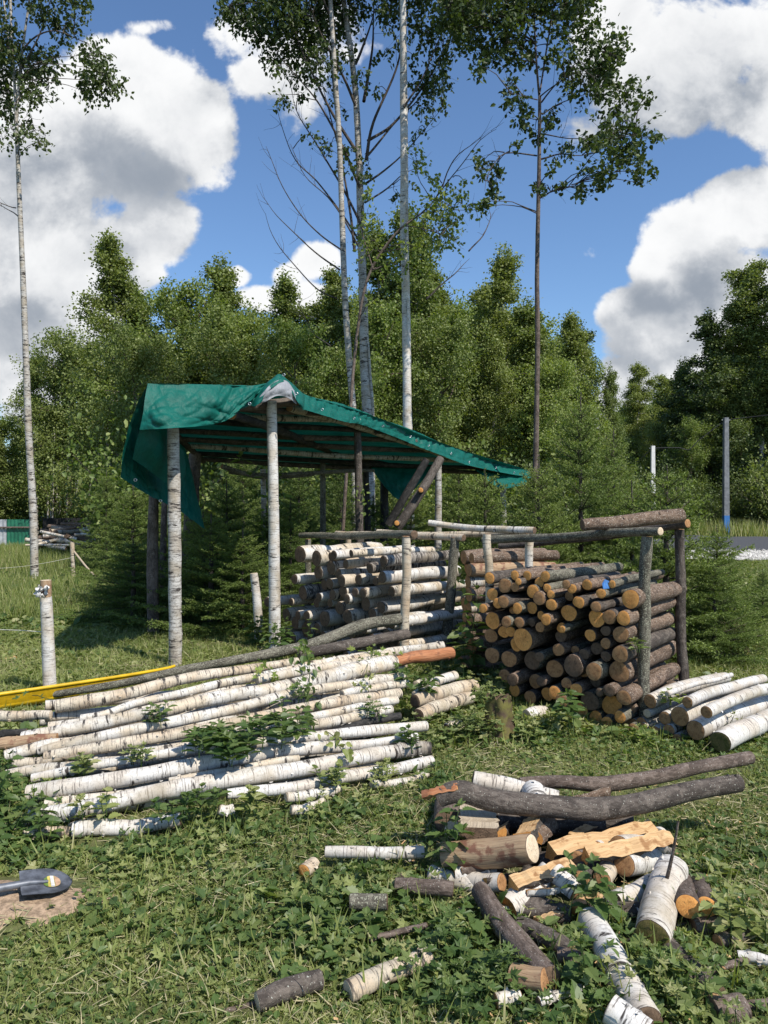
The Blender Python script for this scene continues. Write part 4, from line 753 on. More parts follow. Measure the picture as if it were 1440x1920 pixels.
A1 = Acc(); tube(A1, [ctr-ax*.10+nn*.012, ctr-ax*.9+nn*.0+V((0, 0, -.02))], [.015, .015], 12, .1); A1.obj('handle', M_STEEL, shv)
def spt(t, s): 
    wd = W; return np.array(ctr+ax*(t*Lb)+sd_*(s*wd)+nn*(.018*(s*s)*(1-t*.5)-.02*t*t+.0035))
def patch(name, t0, t1, s0, s1, mat_, ell=None, k=0):
    A = Acc(); n = 14; vs = []; ta, sa = .60, .06; rt, rs_ = .17, .46
    if ell:
        vs = [spt(ta, sa)]+[spt(ta+rt*math.cos(x), sa+rs_*math.sin(x)) for x in np.linspace(0, 2*math.pi, 33)[:-1]]
        A.add(vs, [[0, 1+i, 1+(i+1) % 32] for i in range(32)])
    else:
        rows_ = []
        for t in np.linspace(t0, t1, n):
            lim = rs_*math.sqrt(max(0, 1-((t-ta)/rt)**2))*.97
            a0, a1 = max(sa+s0, sa-lim), min(sa+s1, sa+lim); a1 = max(a0, a1); rows_.append([spt(t, a0)+np.array(nn)*.0006*(k+1), spt(t, a1)+np.array(nn)*.0006*(k+1)])
        A.add(np.array(rows_).reshape(-1, 3), [[2*i, 2*i+1, 2*i+3, 2*i+2] for i in range(n-1)])
    return A.obj(name, mat_, shv)
st = patch('sticker', 0, 0, 0, 0, M_STK, True)
for nm, a0, a1, s0, s1, m_, k in (('sticker_print', .44, .52, -.9, .9, M_STK2, 0), ('sticker_print', .575, .645, -.9, .9, M_STK3, 0), ('sticker_print', .66, .765, -.9, .9, M_STK5, 0)):
    o = patch(nm, a0, a1, s0, s1, m_, None, k); o.parent = st
for q in range(6):       # illegible blue letters of the label
    s_ = -.34+q*.125; A = Acc()
    for (x0, x1, y0, y1) in [[(.585,.637,0,.022),(.585,.592,0,.08)],[(.585,.637,0,.022),(.585,.637,.055,.077)],[(.585,.637,.02,.045),(.63,.637,0,.08)]][q % 3]:
        A.add([spt(x0, s_+y0)+np.array(nn)*.0014, spt(x1, s_+y0)+np.array(nn)*.0014, spt(x1, s_+y1)+np.array(nn)*.0014, spt(x0, s_+y1)+np.array(nn)*.0014], [[0, 1, 2, 3]])
    o = A.obj('sticker_letter', M_STK4, st)
# ------------------------------------------------------------------ yellow shell
ys = thing('plastic_shell', 'long yellow plastic boat-shaped shell lying in grass behind the birch pile', 'plastic shell', loc=(0, 0, 0))
a0, b0 = np.array([-3.9, 5.15, 0]), np.array([-1.90, 6.95, 0]); ax = (b0-a0); Ly = np.linalg.norm(ax); ax /= Ly; sd2 = np.array([ax[1], -ax[0], 0]); A = Acc(); nu, nv = 40, 15; vs = []; rim = [[], []]
for i in range(nu):
    t = i/(nu-1); wd = .14*max(0.0, 1-abs(2*t-1)**2.6)**.6+.004; hh = .125-.03*t*t
    for j in range(nv):
        s = j/(nv-1)*2-1; x = np.sign(s)*min(1, abs(s)*1.55)*wd; zc = hh*(1 if s > 0 else .2)*(abs(s)-.6)/.4 if abs(s) > .6 else 0
        vs.append(a0+ax*t*Ly+sd2*x+np.array([0, 0, .015+zc]))
    rim[0].append(vs[-nv]); rim[1].append(vs[-1])
f_ = [[i*nv+j, i*nv+j+1, (i+1)*nv+j+1, (i+1)*nv+j] for i in range(nu-1) for j in range(nv-1)]
vs = [v if v_i % nv < nv/2 or True else v for v_i, v in enumerate(vs)]
A.add(vs, f_); A.add([v*np.array([1, 1, 1])-np.array([0, 0, .006]) for v in vs], f_); A.obj('hull', M_YEL, ys)
A = Acc(); tube(A, rim[1], [.014], 8, .1, cap=False); A.obj('rim', M_YEL, ys)
# ------------------------------------------------------------------ trees
def branch_path(p0, d, L, rs, n=6, up=.15, wob=.25):
    pts = [np.array(p0, float)]; d = np.array(d, float); d /= np.linalg.norm(d)
    for _ in range(n):
        d = d+rs.normal(size=3)*wob*.5+np.array([0, 0, up]); d /= np.linalg.norm(d); pts.append(pts[-1]+d*L/n)
    return np.array(pts)
def proto(seed, H, Rm, nleaf, ls, kind):
    """a background tree: trunk with limbs and a crown of separate leaves hung on its branchlets"""
    rs = np.random.RandomState(seed); A, B = Acc(), Acc()
    h = np.linspace(0, H, 9); bend = np.cumsum(rs.normal(size=(9, 2))*.09, 0); bend[0] = 0
    trunk = np.stack([bend[:, 0], bend[:, 1], h], -1)
    tube(A, trunk, np.linspace(.085+H*.004, .012, 9), 8, .4, rs=rs, rough=.04)
    if kind != 'round' and rs.rand() < .5: tube(A, [trunk[1]*[1,1,1], trunk[3]+[.35,.2,0], trunk[6]+[.6,.1,0]], [.05,.04,.01], 6, .4, rs=rs)
    P_, Nn = [], []
    nl = {'birch': 36, 'round': 30, 'tall': 38, 'dark': 36}[kind]; t0 = {'birch': .22, 'round': .12, 'tall': .40, 'dark': .18}[kind]
    for i in range(nl):
        t = t0+(1-t0)*(i+rs.rand())/nl; zz = t*H; c = np.array([np.interp(zz, h, trunk[:, k]) for k in range(3)])
        prof = {'birch': (1.03-t)**.80*1.35*min(1, (t-t0)*7+.35), 'round': math.sqrt(max(.03, 1-(1.9*(t-.5))**2)), 'tall': (1.03-t)**.5*min(1, (t-t0)*5+.3), 'dark': (1.03-t)**.75*1.3*min(1,(t-t0)*6+.4)}[kind]
        L = Rm*prof*rs.uniform(.45, 1.42)+.12; an = i*2.4+rs.rand(); el = rs.uniform(.35, .9) if kind != 'dark' else rs.uniform(.1, .5)
        pth = branch_path(c, (math.cos(an), math.sin(an), el), L, rs, 6, -.04 if kind != 'round' else .03, .3)
        tube(A, pth, [.012+.010*L, .004], 5, .4, rs=rs)
        for k in range(2, 7):
            for q in range(4):
                d = rs.normal(size=3)*[1, 1, .5]; sub = branch_path(pth[k], d, L*.30+.12, rs, 4, -.14 if kind in ('birch', 'tall') else .02, .35)
                P_.append(sub[1:]); 
                if q == 0 and rs.rand() < .35: tube(A, sub, [.006, .002], 4, .3, rs=rs)
    for _ in range(14):  # top shoot
        c = trunk[-1]+[0, 0, rs.uniform(-.6, .3)]; P_.append(c+rs.normal(size=(4, 3))*[.05, .05, .16])
    P_ = np.concatenate(P_); idx = rs.randint(0, len(P_), nleaf); pos = P_[idx]+rs.normal(size=(nleaf, 3))*[.10, .10, .12]
    pos[:, 2] = np.maximum(pos[:, 2], .3)
    out = pos-np.array([0, 0, H*.5]); nr = rdir(nleaf, rs, .55)+.35*out/np.linalg.norm(out, axis=1)[:, None]
    ax = rdir(nleaf, rs, -.7); clump = .5+.5*fbm(pos[:, 0]*1.4+pos[:, 2], pos[:, 1]*1.4-pos[:, 2]*.6, 1.6, seed)
    rnd = np.stack([np.clip(clump*.6+rs.rand(nleaf)*.4, 0, 1), rs.rand(nleaf)**1.5], -1)
    quads(B, *DI, pos, ax, nr, ls*rs.uniform(.6, 1.25, nleaf), rnd)
    if kind == 'birch' or kind == 'tall': tm = M_BTREE
    else: tm = M_ALDER
    cm = {'birch': L_BIR, 'round': L_LIT if seed % 2 else L_BIR, 'tall': L_BIR, 'dark': L_DRK}[kind]
    return A.mesh('trunk', tm), B.mesh('crown', cm, smooth=False), H
PB = [proto(41, 9.5, 1.25, 30000, .078, 'birch'), proto(42, 9.5, 1.45, 31000, .078, 'birch'), proto(43, 9.0, 1.15, 27000, .076, 'birch'), proto(47, 9.5, 1.35, 30000, .078, 'birch')]
PR = [proto(45, 7.5, 1.7, 27000, .088, 'round'), proto(46, 8.0, 1.9, 30000, .085, 'round')]
PT = [proto(51, 12.5, 1.7, 28000, .09, 'tall'), proto(53, 13, 2.0, 30000, .095, 'tall')]
PD = [proto(61, 11, 1.9, 22000, .11, 'dark'), proto(62, 10, 1.6, 19000, .105, 'dark')]
def plant_tree(pr, x, y, H, label, cat='tree', group=None, wide=1., name='birch_tree', rot=None):
    s = H/pr[2]; r_ = thing(name, label, cat, group, (x, y, float(gz(x, y))-.05)); r_.rotation_euler.z = random.random()*6.28 if rot is None else rot
    sx = s**.5*wide; r_.scale = (sx, sx, s)
    link('trunk', pr[0], r_); link('crown', pr[1], r_); return r_
def at_px(pr, px, top, d, label, **k):
    q = P(px, top, d); return plant_tree(pr, q.x, d, q.z-float(gz(q.x, d)), label, **k)
FR = [('B',0,197,462,25,1.15,'tallest pointed dark birch at the left of the forest edge'),('B',1,250,540,25.5,1.1,'birch just right of the tallest left one'),('R',0,325,562,23,1.0,'bushy round tree above the left end of the shelter'),
 ('R',1,385,600,22.5,1.0,'bushy pale green tree directly above the tarpaulin'),('B',2,432,500,24.5,1.25,'pointed birch in front of the small white cloud'),('B',3,548,542,25,1.2,'birch with bright top between the cloud and white trunks'),('R',0,480,625,22,.9,'low bushy tree left of the thin white trunk'),
 ('B',1,602,562,25,1.,'birch behind the thin white trunk'),('B',0,645,520,24,1.,'birch right behind the leaning white trunk'),('B',2,712,430,22,1.1,'tall birch between the two white trunks'),('B',1,770,408,21.5,1.1,'tallest birch of the middle of the forest edge'),
 ('B',3,845,500,22.5,1.25,'wide birch right of the middle white trunk'),('B',0,890,548,25,1.1,'birch left of the slim pointed one'),('B',2,943,488,23.5,1.1,'slim pointed birch with a pale trunk near the brown trunk'),('B',3,1032,578,22,1.2,'broad birch directly behind the tall brown trunk'),
 ('B',0,1066,604,21.5,.9,'birch just right of the tall brown trunk'),('B',1,985,590,24,1.,'birch left behind the tall brown trunk'),('D',1,1105,615,25,.8,'dark tree standing at the right end of the forest edge'),('B',3,1128,700,25,.6,'small tree at the very end of the forest edge'),
 ('R',1,135,650,42,1.2,'leafy tree at the left below the tallest birch'),('B',2,62,672,43,1.1,'small birch behind the leaning left trunk'),('B',0,-20,740,42.5,1.4,'birch at the left picture edge'),('R',0,12,800,43.5,1.3,'bushy tree at the far left over the green fence'),
 ('R',1,255,640,20.5,.8,'shrubby tree low behind the tarpaulin corner'),('R',0,560,640,20,.8,'shrubby tree behind the tarpaulin, left of the trunks'),('R',1,820,620,20,.85,'pale leafy tree above the middle of the tarpaulin'),('B',2,930,640,20.5,.8,'loose birch above the right end of the tarpaulin'),
 ('R',0,1060,700,19.5,.8,'leafy tree above the young spruces'),('R',1,440,640,20.5,.9,'bushy tree behind the peak of the tarpaulin'),('R',0,690,610,19.5,.8,'bushy tree low behind the dark trunk'),
 ('T',0,1195,690,50,1.2,'drooping birch at the left of the road gap'),('T',1,1240,712,54,1.3,'birch in the middle of the road gap'),('D',0,1270,690,47,1.1,'pointed tree at the right of the road gap'),('D',1,1305,694,45,1.2,'dark tree beside the tall dark wall of forest'),('D',0,1340,598,43,1.3,'dark conical tree at the left of the right hand forest'),
 ('T',0,1375,578,43,1.3,'tall tree left of the tallest right hand one'),('T',1,1410,505,42,1.4,'tallest birch at the right picture edge'),('T',0,1470,480,41,1.4,'tall birch just beyond the right edge'),('T',1,1560,470,40,1.4,'tall birch further beyond the right edge'),('D',1,1350,740,43,.9,'low dark tree behind the grey pole'),
 ('R',1,1395,720,42,1.,'leafy tree right of the grey pole'),('R',0,1290,800,42,.9,'bushy tree between the two poles'),('R',1,1235,800,46,.9,'bushy tree behind the white pole'),('D',0,1450,690,42,.9,'dark tree at the right picture edge'),('R',0,1180,830,50,.9,'bushy tree at the foot of the road gap')]
KD = {'B': PB, 'R': PR, 'T': PT, 'D': PD}; NM = {'B': 'birch_tree', 'R': 'bushy_tree', 'T': 'birch_tree', 'D': 'dark_tree'}
for k_, i_, px, top, d, wd, lab in FR: at_px(KD[k_][i_], px, top, d, lab, wide=wd, name=NM[k_], group='trees along the forest edge')
rs = np.random.RandomState(33)
for k in range(74):
    px = rs.uniform(-120, 1130); d = rs.uniform(27, 44) if px > 235 else rs.uniform(43, 56); q = P(px, 0, d)
    top = np.interp(px, [-120,60,150,330,500,700,800,950,1060,1130], [800,760,650,610,620,560,540,600,680,800])+rs.uniform(10, 110)
    pr = [PB, PB, PR, PD][rs.randint(4)]; at_px(pr[rs.randint(len(pr))], px, top, d, 'slender tree deep in the shaded wood behind the forest edge', name='forest_tree', group='trees deep in the wood', wide=1.15)
for k in range(70):
    d = rs.uniform(46, 78); px = rs.uniform(1150, 1760); top = np.interp(px, [1150,1300,1400,1760], [770,720,640,620])+rs.uniform(0, 70)
    pr = [PT, PD, PR][rs.randint(3)]; at_px(pr[rs.randint(2)], px, top, d, 'tree deep in the dark wood beyond the road', name='forest_tree', group='trees beyond the road', wide=1.5)
# low shrubs filling the wood floor
def bush(seed, n, ls, mat_, H=1.8, Rm=1.1):
    rs = np.random.RandomState(seed); A, B = Acc(), Acc(); P_ = []
    for i in range(16):
        an = rs.rand()*6.28; pth = branch_path((rs.normal()*.15, rs.normal()*.15, 0), (math.cos(an)*.6, math.sin(an)*.6, 1.1), H*rs.uniform(.6, 1.), rs, 6, .02, .4)
        tube(A, pth, [.014, .004], 5, .3, rs=rs); 
        for k in range(1, 7):
            for q in range(4): P_.append(branch_path(pth[k], rs.normal(size=3), Rm*.35, rs, 3, 0, .4))
    P_ = np.concatenate(P_); pos = P_[rs.randint(0, len(P_), n)]+rs.normal(size=(n, 3))*.09; pos[:, 2] = np.abs(pos[:, 2])
    quads(B, *OV, pos, rdir(n, rs, -.2), rdir(n, rs, 1.), ls*rs.uniform(.6, 1.3, n), np.stack([rs.rand(n), rs.rand(n)**1.6], -1))
    return A.mesh('stems', M_TWIG), B.mesh('foliage', mat_)
BU = [bush(1, 5200, .062, L_BIR), bush(2, 5600, .058, L_DRK), bush(3, 4600, .070, L_LIT)]
def put_bush(i, x, y, s, label, group='shrubs at the foot of the forest'):
    r_ = thing('shrub', label, 'shrub', group, (x, y, float(gz(x, y))-.03)); r_.rotation_euler.z = random.random()*6; r_.scale = (s, s, s*random.uniform(.9, 1.3))
    link('stems', BU[i][0], r_); link('foliage', BU[i][1], r_)
for k in range(66):
    d = rs.uniform(17, 25); px = 245+895*(k+rs.rand())/66; q = P(px, 0, d)
    put_bush([0, 1, 0, 2][rs.randint(4)], q.x, d, rs.uniform(.9, 1.7), 'leafy shrub growing at the foot of the forest edge')
for k in range(46):
    d = rs.uniform(36.5, 44); q = P(1150+650*(k+rs.rand())/46, 0, d)
    put_bush(rs.randint(2), q.x, d, rs.uniform(1., 2.2), 'leafy shrub on the far side of the road', 'shrubs beyond the road')
for k in range(26):
    d = rs.uniform(29, 33); px = -150+460*(k+rs.rand())/26; px = 60+(px+150)*.6; q = P(px, 0, 44)
    put_bush(rs.randint(2), q.x, q.y, rs.uniform(.7, 1.2), 'leafy shrub at the edge of the left meadow', 'shrubs at the edge of the meadow')
# young spruces
def spruce(seed, H, Rm, dens=1.):
    rs = np.random.RandomState(seed); A, B = Acc(), Acc()
    tube(A, [(0, 0, -.1), (.01, .01, H*.5), (0, 0, H*.86), (0.01, 0, H)], [.035+H*.008, .03, .014, .006], 8, .2, rs=rs)
    pos, axs = [], []
    def needles(pth, step=.011, L=.02):
        c, _ = resample(pth, [1], .02); t = np.gradient(c, axis=0); t /= np.linalg.norm(t, axis=1)[:, None]+1e-9
        k = max(2, int(len(c)*.02/step*dens)); s = rs.randint(0, len(c), k); p = c[s]; tt = t[s]; r_ = rdir(k, rs, .25); r_ -= tt*(r_*tt).sum(1)[:, None]; r_ /= np.linalg.norm(r_, axis=1)[:, None]+1e-9
        pos.append(p+rs.normal(size=(k, 3))*.004); axs.append(tt*.75+r_)
    needles([(0, 0, H*.6), (0, 0, H)])
    z = H*.04; wh = 0
    while z < H*.90:
        t = z/H; nb = rs.randint(6, 9)
        for b in range(nb):
            an = b/nb*6.28+rs.rand()*.6+wh; L = Rm*(1-t)**.85*rs.uniform(.75, 1.15)+.07; el = .12+.75*t*t+rs.uniform(-.1, .1)
            pth = branch_path((0, 0, z+rs.uniform(-.03, .03)), (math.cos(an), math.sin(an), el), L, rs, 5, .045, .08)
            tube(A, pth, [.006+.007*L, .002], 4, .2, rs=rs); needles(pth)
            d0 = pth[-1]-pth[0]; d0 /= np.linalg.norm(d0); sdv = np.array([-d0[1], d0[0], 0])
            nt = max(2, int(L/.085))
            for k in range(nt):
                f = (k+.6)/nt; c = pth[0]+(pth[-1]-pth[0])*f; i0 = min(4, int(f*5)); c = pth[i0]*(1-(f*5-i0))+pth[i0+1]*(f*5-i0)
                for sg in (-1, 1):
                    l2 = (L*(1-f)*.55+.05)*rs.uniform(.7, 1.1); e = c+(d0*.75+sdv*sg)*l2*.8+np.array([0, 0, rs.uniform(-.05, .03)*l2*4-.1*l2])
                    needles([c, (c+e)/2+[0, 0, .01], e])
                    if l2 > .16:
                        for g2 in (.4, .7):
                            c2 = c+(e-c)*g2; e2 = c2+(d0+sdv*sg*.1)*l2*.35+rs.normal(size=3)*.02; needles([c2, e2])
        z += max(.11, .30*(1-t*.6))*rs.uniform(.85, 1.15); wh += .5
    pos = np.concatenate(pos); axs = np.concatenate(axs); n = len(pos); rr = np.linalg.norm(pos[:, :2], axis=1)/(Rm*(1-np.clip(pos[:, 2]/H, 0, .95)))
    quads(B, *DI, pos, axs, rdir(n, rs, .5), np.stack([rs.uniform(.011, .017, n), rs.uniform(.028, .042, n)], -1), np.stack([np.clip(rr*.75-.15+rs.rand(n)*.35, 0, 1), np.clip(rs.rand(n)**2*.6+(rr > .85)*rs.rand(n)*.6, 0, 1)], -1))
    return A.mesh('trunk', M_TWIG), B.mesh('needles', N_SPR, smooth=False), H, n
SP = [spruce(71, 2.6, 1.15, 1.3), spruce(72, 2.1, 1.1, 1.3), spruce(73, 3.3, 1.25, 1.15)]
print('needles', [s[3] for s in SP])
def put_spruce(i, px, top, d, label, wide=1., name='spruce_tree'):
    q = P(px, top, d); pr = SP[i]; zb = float(gz(q.x, d)); s = (q.z-zb)/pr[2]; r_ = thing(name, label, 'spruce', 'young spruces around the shelter', (q.x, d, zb)); r_.rotation_euler.z = random.random()*6
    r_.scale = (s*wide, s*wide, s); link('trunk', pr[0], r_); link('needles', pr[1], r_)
for a_ in [(2,1088,735,9.6,'tallest young spruce rising behind the right stack',1.),(1,1250,872,7.9,'young spruce with a forked tip behind the thick top log',1.1),(0,1345,985,8.3,'spreading low spruce beside the right rack post',1.2),
 (0,1010,850,9.0,'young spruce right behind the birch rack rails',1.),(2,1150,800,10.6,'young spruce right of the tallest one',1.),(1,910,880,10.8,'young spruce between brace and last shelter post',1.),(0,1185,900,9.2,'bushy young spruce in the middle behind the dark rack',1.2),
 (2,860,850,14.5,'young spruce beyond the back of the shelter, right',1.),(0,770,900,14.,'young spruce beyond the leaning brace',1.2),(2,640,850,14.5,'spruce seen between the shelter posts',1.),(2,560,860,14.2,'spruce seen right of the tall white post',1.2),
 (2,455,830,13.6,'spruce under the back edge of the tarpaulin, left',1.1),(0,425,900,11.8,'dark spruce filling the shaded bay of the shelter',1.3),(2,250,905,11.4,'dark spruce with long boughs left of the shelter',1.6),(1,310,940,12.6,'dark spruce behind the hanging tarpaulin',1.2),
 (0,500,945,11.2,'dark spruce at the back of the shaded bay',1.2),(1,575,960,12.4,'low spruce left of the thin grey post',1.2),(1,700,930,12.6,'low spruce behind the dark post',1.2),(0,455,985,9.3,'dark spruce inside the bay close to the stake',1.5),(1,395,960,9.6,'dark spruce inside the bay behind the left post',1.4),(2,545,930,10.3,'dark spruce behind the birch stack',1.2),(1,250,1010,10.2,'low dark spruce with boughs sweeping over the lawn',1.7),(0,1340,1045,7.6,'low spreading spruce on the lawn right of the rack',1.3),(0,1430,1065,10.2,'low spruce near the gravel at the right',1.),(1,380,960,10.4,'low spruce in the darkest shade of the bay',1.4),(2,200,880,16.5,'spruce near the distant log heap',1.)]: put_spruce(*a_)

# ---- the big trees close by, limb by limb
def bigtree(name, label, d, trunks, limbs, clusters, lmat, lsz, bark, seed, twigbark=M_TWIG, dens=1., slim=.7, hang=.3, sp=.75, ovate=True, bare=()):
    rs = np.random.RandomState(seed); A, B = Acc(), Acc(); tr0 = [P(x, y, d) for x, y in trunks[0][0]]; z0 = trunks[0][0][0]
    root = thing(name, label, 'tree', None, (tr0[0].x, d, 0))
    TP = []
    for pts, rd in trunks:
        q = [P(x, y, d+.05*rs.randn()) for x, y in pts]
        if pts is trunks[0][0]: q[0].y = d; q.insert(0, V((q[0].x+(q[0].x-q[1].x)*.1, d, -.15))); rd = [rd[0]*1.25]+list(rd)
        tube(A, q, [r*slim/F*d for r in rd], 14, .15, rough=.05, rs=rs); TP.append(resample(q, [1], .3)[0])
    TP = np.concatenate(TP); LT = Acc(); tw = []
    for pts, r0 in limbs:
        off = rs.uniform(-1, 1)*1.1; n = len(pts); q = [P(x, y, d+off*(i/(n-1))) for i, (x, y) in enumerate(pts)]
        tube(LT, q, [r0*.75/F*d, .003], 7, .12, wig=.01, rs=rs); rq = resample(q, [1], .1)[0]; TP = np.concatenate([TP, rq])
        if (pts, r0) in [limbs[b] for b in bare] or r0 < 0:
            pass
        for k in range(len(rq)//3):
            c = rq[rs.randint(len(rq)//3, len(rq))]; dd = rq[-1]-rq[0]; dd /= np.linalg.norm(dd); s_ = branch_path(c, dd+rs.normal(size=3)*.6, rs.uniform(.2, .6), rs, 4, .0, .3); tube(LT, s_, [.004, .0015], 4, .15, rs=rs)
    for cx, cy, rp, m_ in clusters:
        dd = d+rs.uniform(-1, 1)*sp; c = np.array(P(cx, cy, dd)); rad = rp/F*d
        j = np.argmin(np.linalg.norm((TP-c)*[1, .7, 1], axis=1)+np.where(TP[:, 2] > c[2]+.1, 3, 0)); 
        if np.linalg.norm(TP[j]-c) > .15:
            mid = (TP[j]+c)/2+np.array([0, 0, .08]); tube(LT, [TP[j], mid, c], [.010, .004], 5, .15, wig=.015, rs=rs)
        nt = int(max(5, 52*rad*rad/.09*m_*dens))
        for _ in range(nt):
            st_ = c+rs.normal(size=3)*rad*[.40, .45, .40]; d_ = (st_-c); d_ = d_/(np.linalg.norm(d_)+1e-6)+[0, 0, -hang*2]
            pth = branch_path(st_, d_, rs.uniform(.10, .34)*min(1, rad*3+.4), rs, 4, -hang*.6, .3); tw.append(pth)
            if rs.rand() < .5: tube(LT, [c, (c+pth[0])/2+rs.normal(size=3)*.02, pth[0], pth[-1]], [.004, .003, .002, .0015], 4, .3, rs=rs)
    tw = np.array(tw); n = len(tw)*6; i = rs.randint(0, len(tw), n); s = rs.uniform(0, 3.99, n); k = s.astype(int); f = (s-k)[:, None]
    pos = tw[i, k]*(1-f)+tw[i, k+1]*f+rs.normal(size=(n, 3))*.025
    quads(B, *(OV if ovate else DI), pos, rdir(n, rs, -.9*hang*3), rdir(n, rs, .5), lsz*rs.uniform(.6, 1.2, n), np.stack([rs.rand(n), rs.rand(n)**1.8], -1))
    off = np.array([tr0[0].x, d, 0])
    for ac, nm, mt in ((A, 'trunk', bark), (LT, 'branches', twigbark), (B, 'crown', lmat)):
        ac.v = [x-off for x in ac.v]; link(nm, ac.mesh(nm, mt, smooth=nm != 'crown'), root)
    return root
C = lambda s: [tuple(float(v) for v in q.split(',')) for q in s.split()]
bigtree('birch_tree', 'tall slim birch forking above, leaning at the left edge', 15.2,
 [([(71,1090),(62,960),(54,820),(49,680),(43,520),(36,360),(31,235)], [14,12,11.5,10.5,9,7.5,6.5]), ([(31,235),(26,130),(21,50),(18,-60),(10,-260)], [5,4.5,4,4,2]), ([(31,235),(36,150),(44,80),(55,0),(75,-150)], [4.5,4.5,4,3.5,2]), ([(26,150),(14,60),(4,-20),(-20,-160)], [3.5,3,3,2])],
 [([(42,95),(70,68),(105,58),(140,70),(170,85)], 2.5), ([(30,390),(10,385),(-20,370)], 1.5), ([(42,410),(18,395),(-10,380)], 2), ([(30,240),(50,232),(80,262)], 1.5), ([(40,130),(75,60),(95,0),(120,-60)], 2.5)],
 C('172,100,26,1.1 190,135,30,1.2 160,150,24,.9 205,160,22,.9 178,175,18,.7 72,110,30,1 90,130,22,1 60,150,28,.9 98,118,16,.7 10,60,26,1 25,95,26,1 6,130,28,1.1 14,170,30,1 -10,100,40,1 8,205,22,.9 45,180,24,.7 70,170,16,.6 60,222,18,.5 80,245,16,.5 75,268,12,.4 20,240,20,.5 5,260,18,.5 45,250,18,.4 75,15,20,.8 95,40,16,.8 118,55,18,.8 122,80,12,.7 130,10,16,.7 60,-20,30,1 140,-20,30,1 20,-40,40,1 90,-80,50,1 0,-120,50,1 60,-180,50,1 150,-110,30,1 -40,-60,50,1 -30,30,40,1 90,30,18,.7 135,35,12,.5'),
 L_DRK, .084, M_BTREE, 101, twigbark=M_ALDER, slim=.56)
bigtree('birch_tree', 'slender white birch trunk left of the dark many-limbed tree', 14.6,
 [([(666,1080),(663,800),(655,680),(647,560),(641,400),(636,260),(628,140),(622,40),(614,-80),(600,-330)], [9.5,9,8.5,8,7.5,7,6.5,6,5.5,3])],
 [([(640,468),(600,440),(565,405),(530,350),(510,300),(500,275)], 2.2), ([(637,506),(600,480),(560,445),(520,405),(496,374)], 2.4), ([(632,560),(600,545),(560,505),(525,465),(505,430),(497,400)], 2.), ([(620,650),(585,620),(555,560)],1.5),([(622,40),(590,-40),(560,-120)],3),([(616,-60),(650,-140),(680,-220)],3)],
 C('590,-40,40,1 640,-60,40,1 560,-120,50,1 680,-160,50,1 610,-200,60,1 600,-290,50,1 650,-260,50,1'), L_DRK, .084, M_BTREE, 102)
bigtree('birch_tree', 'dark many-limbed birch with a spreading crown between two white trunks', 15.0,
 [([(696,1080),(690,800),(684,690),(682,600),(679,500),(676,400),(673,300),(667,180),(657,90),(644,0),(630,-140)], [16,14,13,11.5,10.5,10,9,8,7.5,6.5,4]), ([(700,1060),(700,800),(694,700),(690,640)], [4,4,3.5,3])],
 [([(676,350),(640,270),(600,200),(560,150),(520,100)], 4), ([(673,290),(625,215),(590,150),(560,80),(545,0)], 4.5), ([(668,200),(635,130),(600,60),(580,0)], 4), ([(680,430),(640,350),(600,280),(560,215),(545,160)], 3.5), ([(682,470),(640,400),(595,340),(555,300),(530,240),(515,190)], 2.8),
  ([(684,480),(650,420),(615,370),(570,330),(545,270)], 2.5), ([(688,300),(700,230),(745,120),(755,20),(770,-60)], 4.5), ([(682,190),(695,110),(700,40),(705,-40)], 4.5), ([(690,265),(740,230),(800,150),(850,60),(880,0)], 4), ([(690,290),(735,235),(790,180),(830,120)],3), ([(684,345),(720,320),(755,290),(790,250),(830,200)], 3), ([(684,380),(730,350),(760,325),(800,310)], 2.5), ([(666,120),(690,60),(712,0)], 4),
  ([(642,300),(630,220),(620,120),(612,0)], 3), ([(664,470),(655,380),(640,300),(615,200),(600,150)], 4.),([(880,470),(905,440),(919,410),(917,390)],2),([(800,560),(850,515),(880,485)],2.5),([(830,350),(850,300),(880,275),(905,255)],1.8)],
 C('430,12,26,1.2 452,28,26,1.2 480,40,26,1.2 505,20,30,1.3 535,30,30,1.3 520,62,26,1.1 495,75,20,1 555,70,28,1.2 580,30,30,1.3 590,80,26,1.1 560,105,24,1 530,100,18,.9 600,115,24,.9 505,110,12,.8 615,60,26,1.1 640,30,26,1 625,100,20,.8 520,125,14,.7 510,135,10,.8 548,130,16,.7 575,145,18,.7 600,150,16,.6 650,60,22,.8 665,20,26,.9 610,10,30,1.2 528,180,13,1.1 560,172,10,.6 580,250,12,.5 592,262,10,.5 620,270,14,.6 645,275,14,.6 640,295,14,.6 655,310,12,.5 660,280,12,.4 680,330,14,.5 690,310,12,.5 660,140,14,.5 640,200,12,.4 690,140,14,.6 705,170,10,.4 720,100,16,.5 740,70,14,.5 760,40,18,.6 730,20,20,.7 790,20,26,.9 800,60,24,.9 820,90,24,.8 780,110,14,.5 790,150,24,.9 810,140,22,.9 830,150,18,.8 800,180,20,.8 825,185,14,.7 790,200,14,.6 815,210,12,.5 785,245,10,.5 840,40,26,1 850,80,20,.8 870,20,30,1 740,-10,40,1 470,-10,30,1.2 540,-20,40,1.2 620,-40,50,1.2 700,-60,50,1 800,-40,50,1 860,-60,50,1 580,-110,60,1.2 680,-150,60,1.2 780,-130,60,1 740,360,10,.5 765,345,10,.5'),
 L_DRK, .084, M_BTREE, 103, twigbark=M_TWIG)
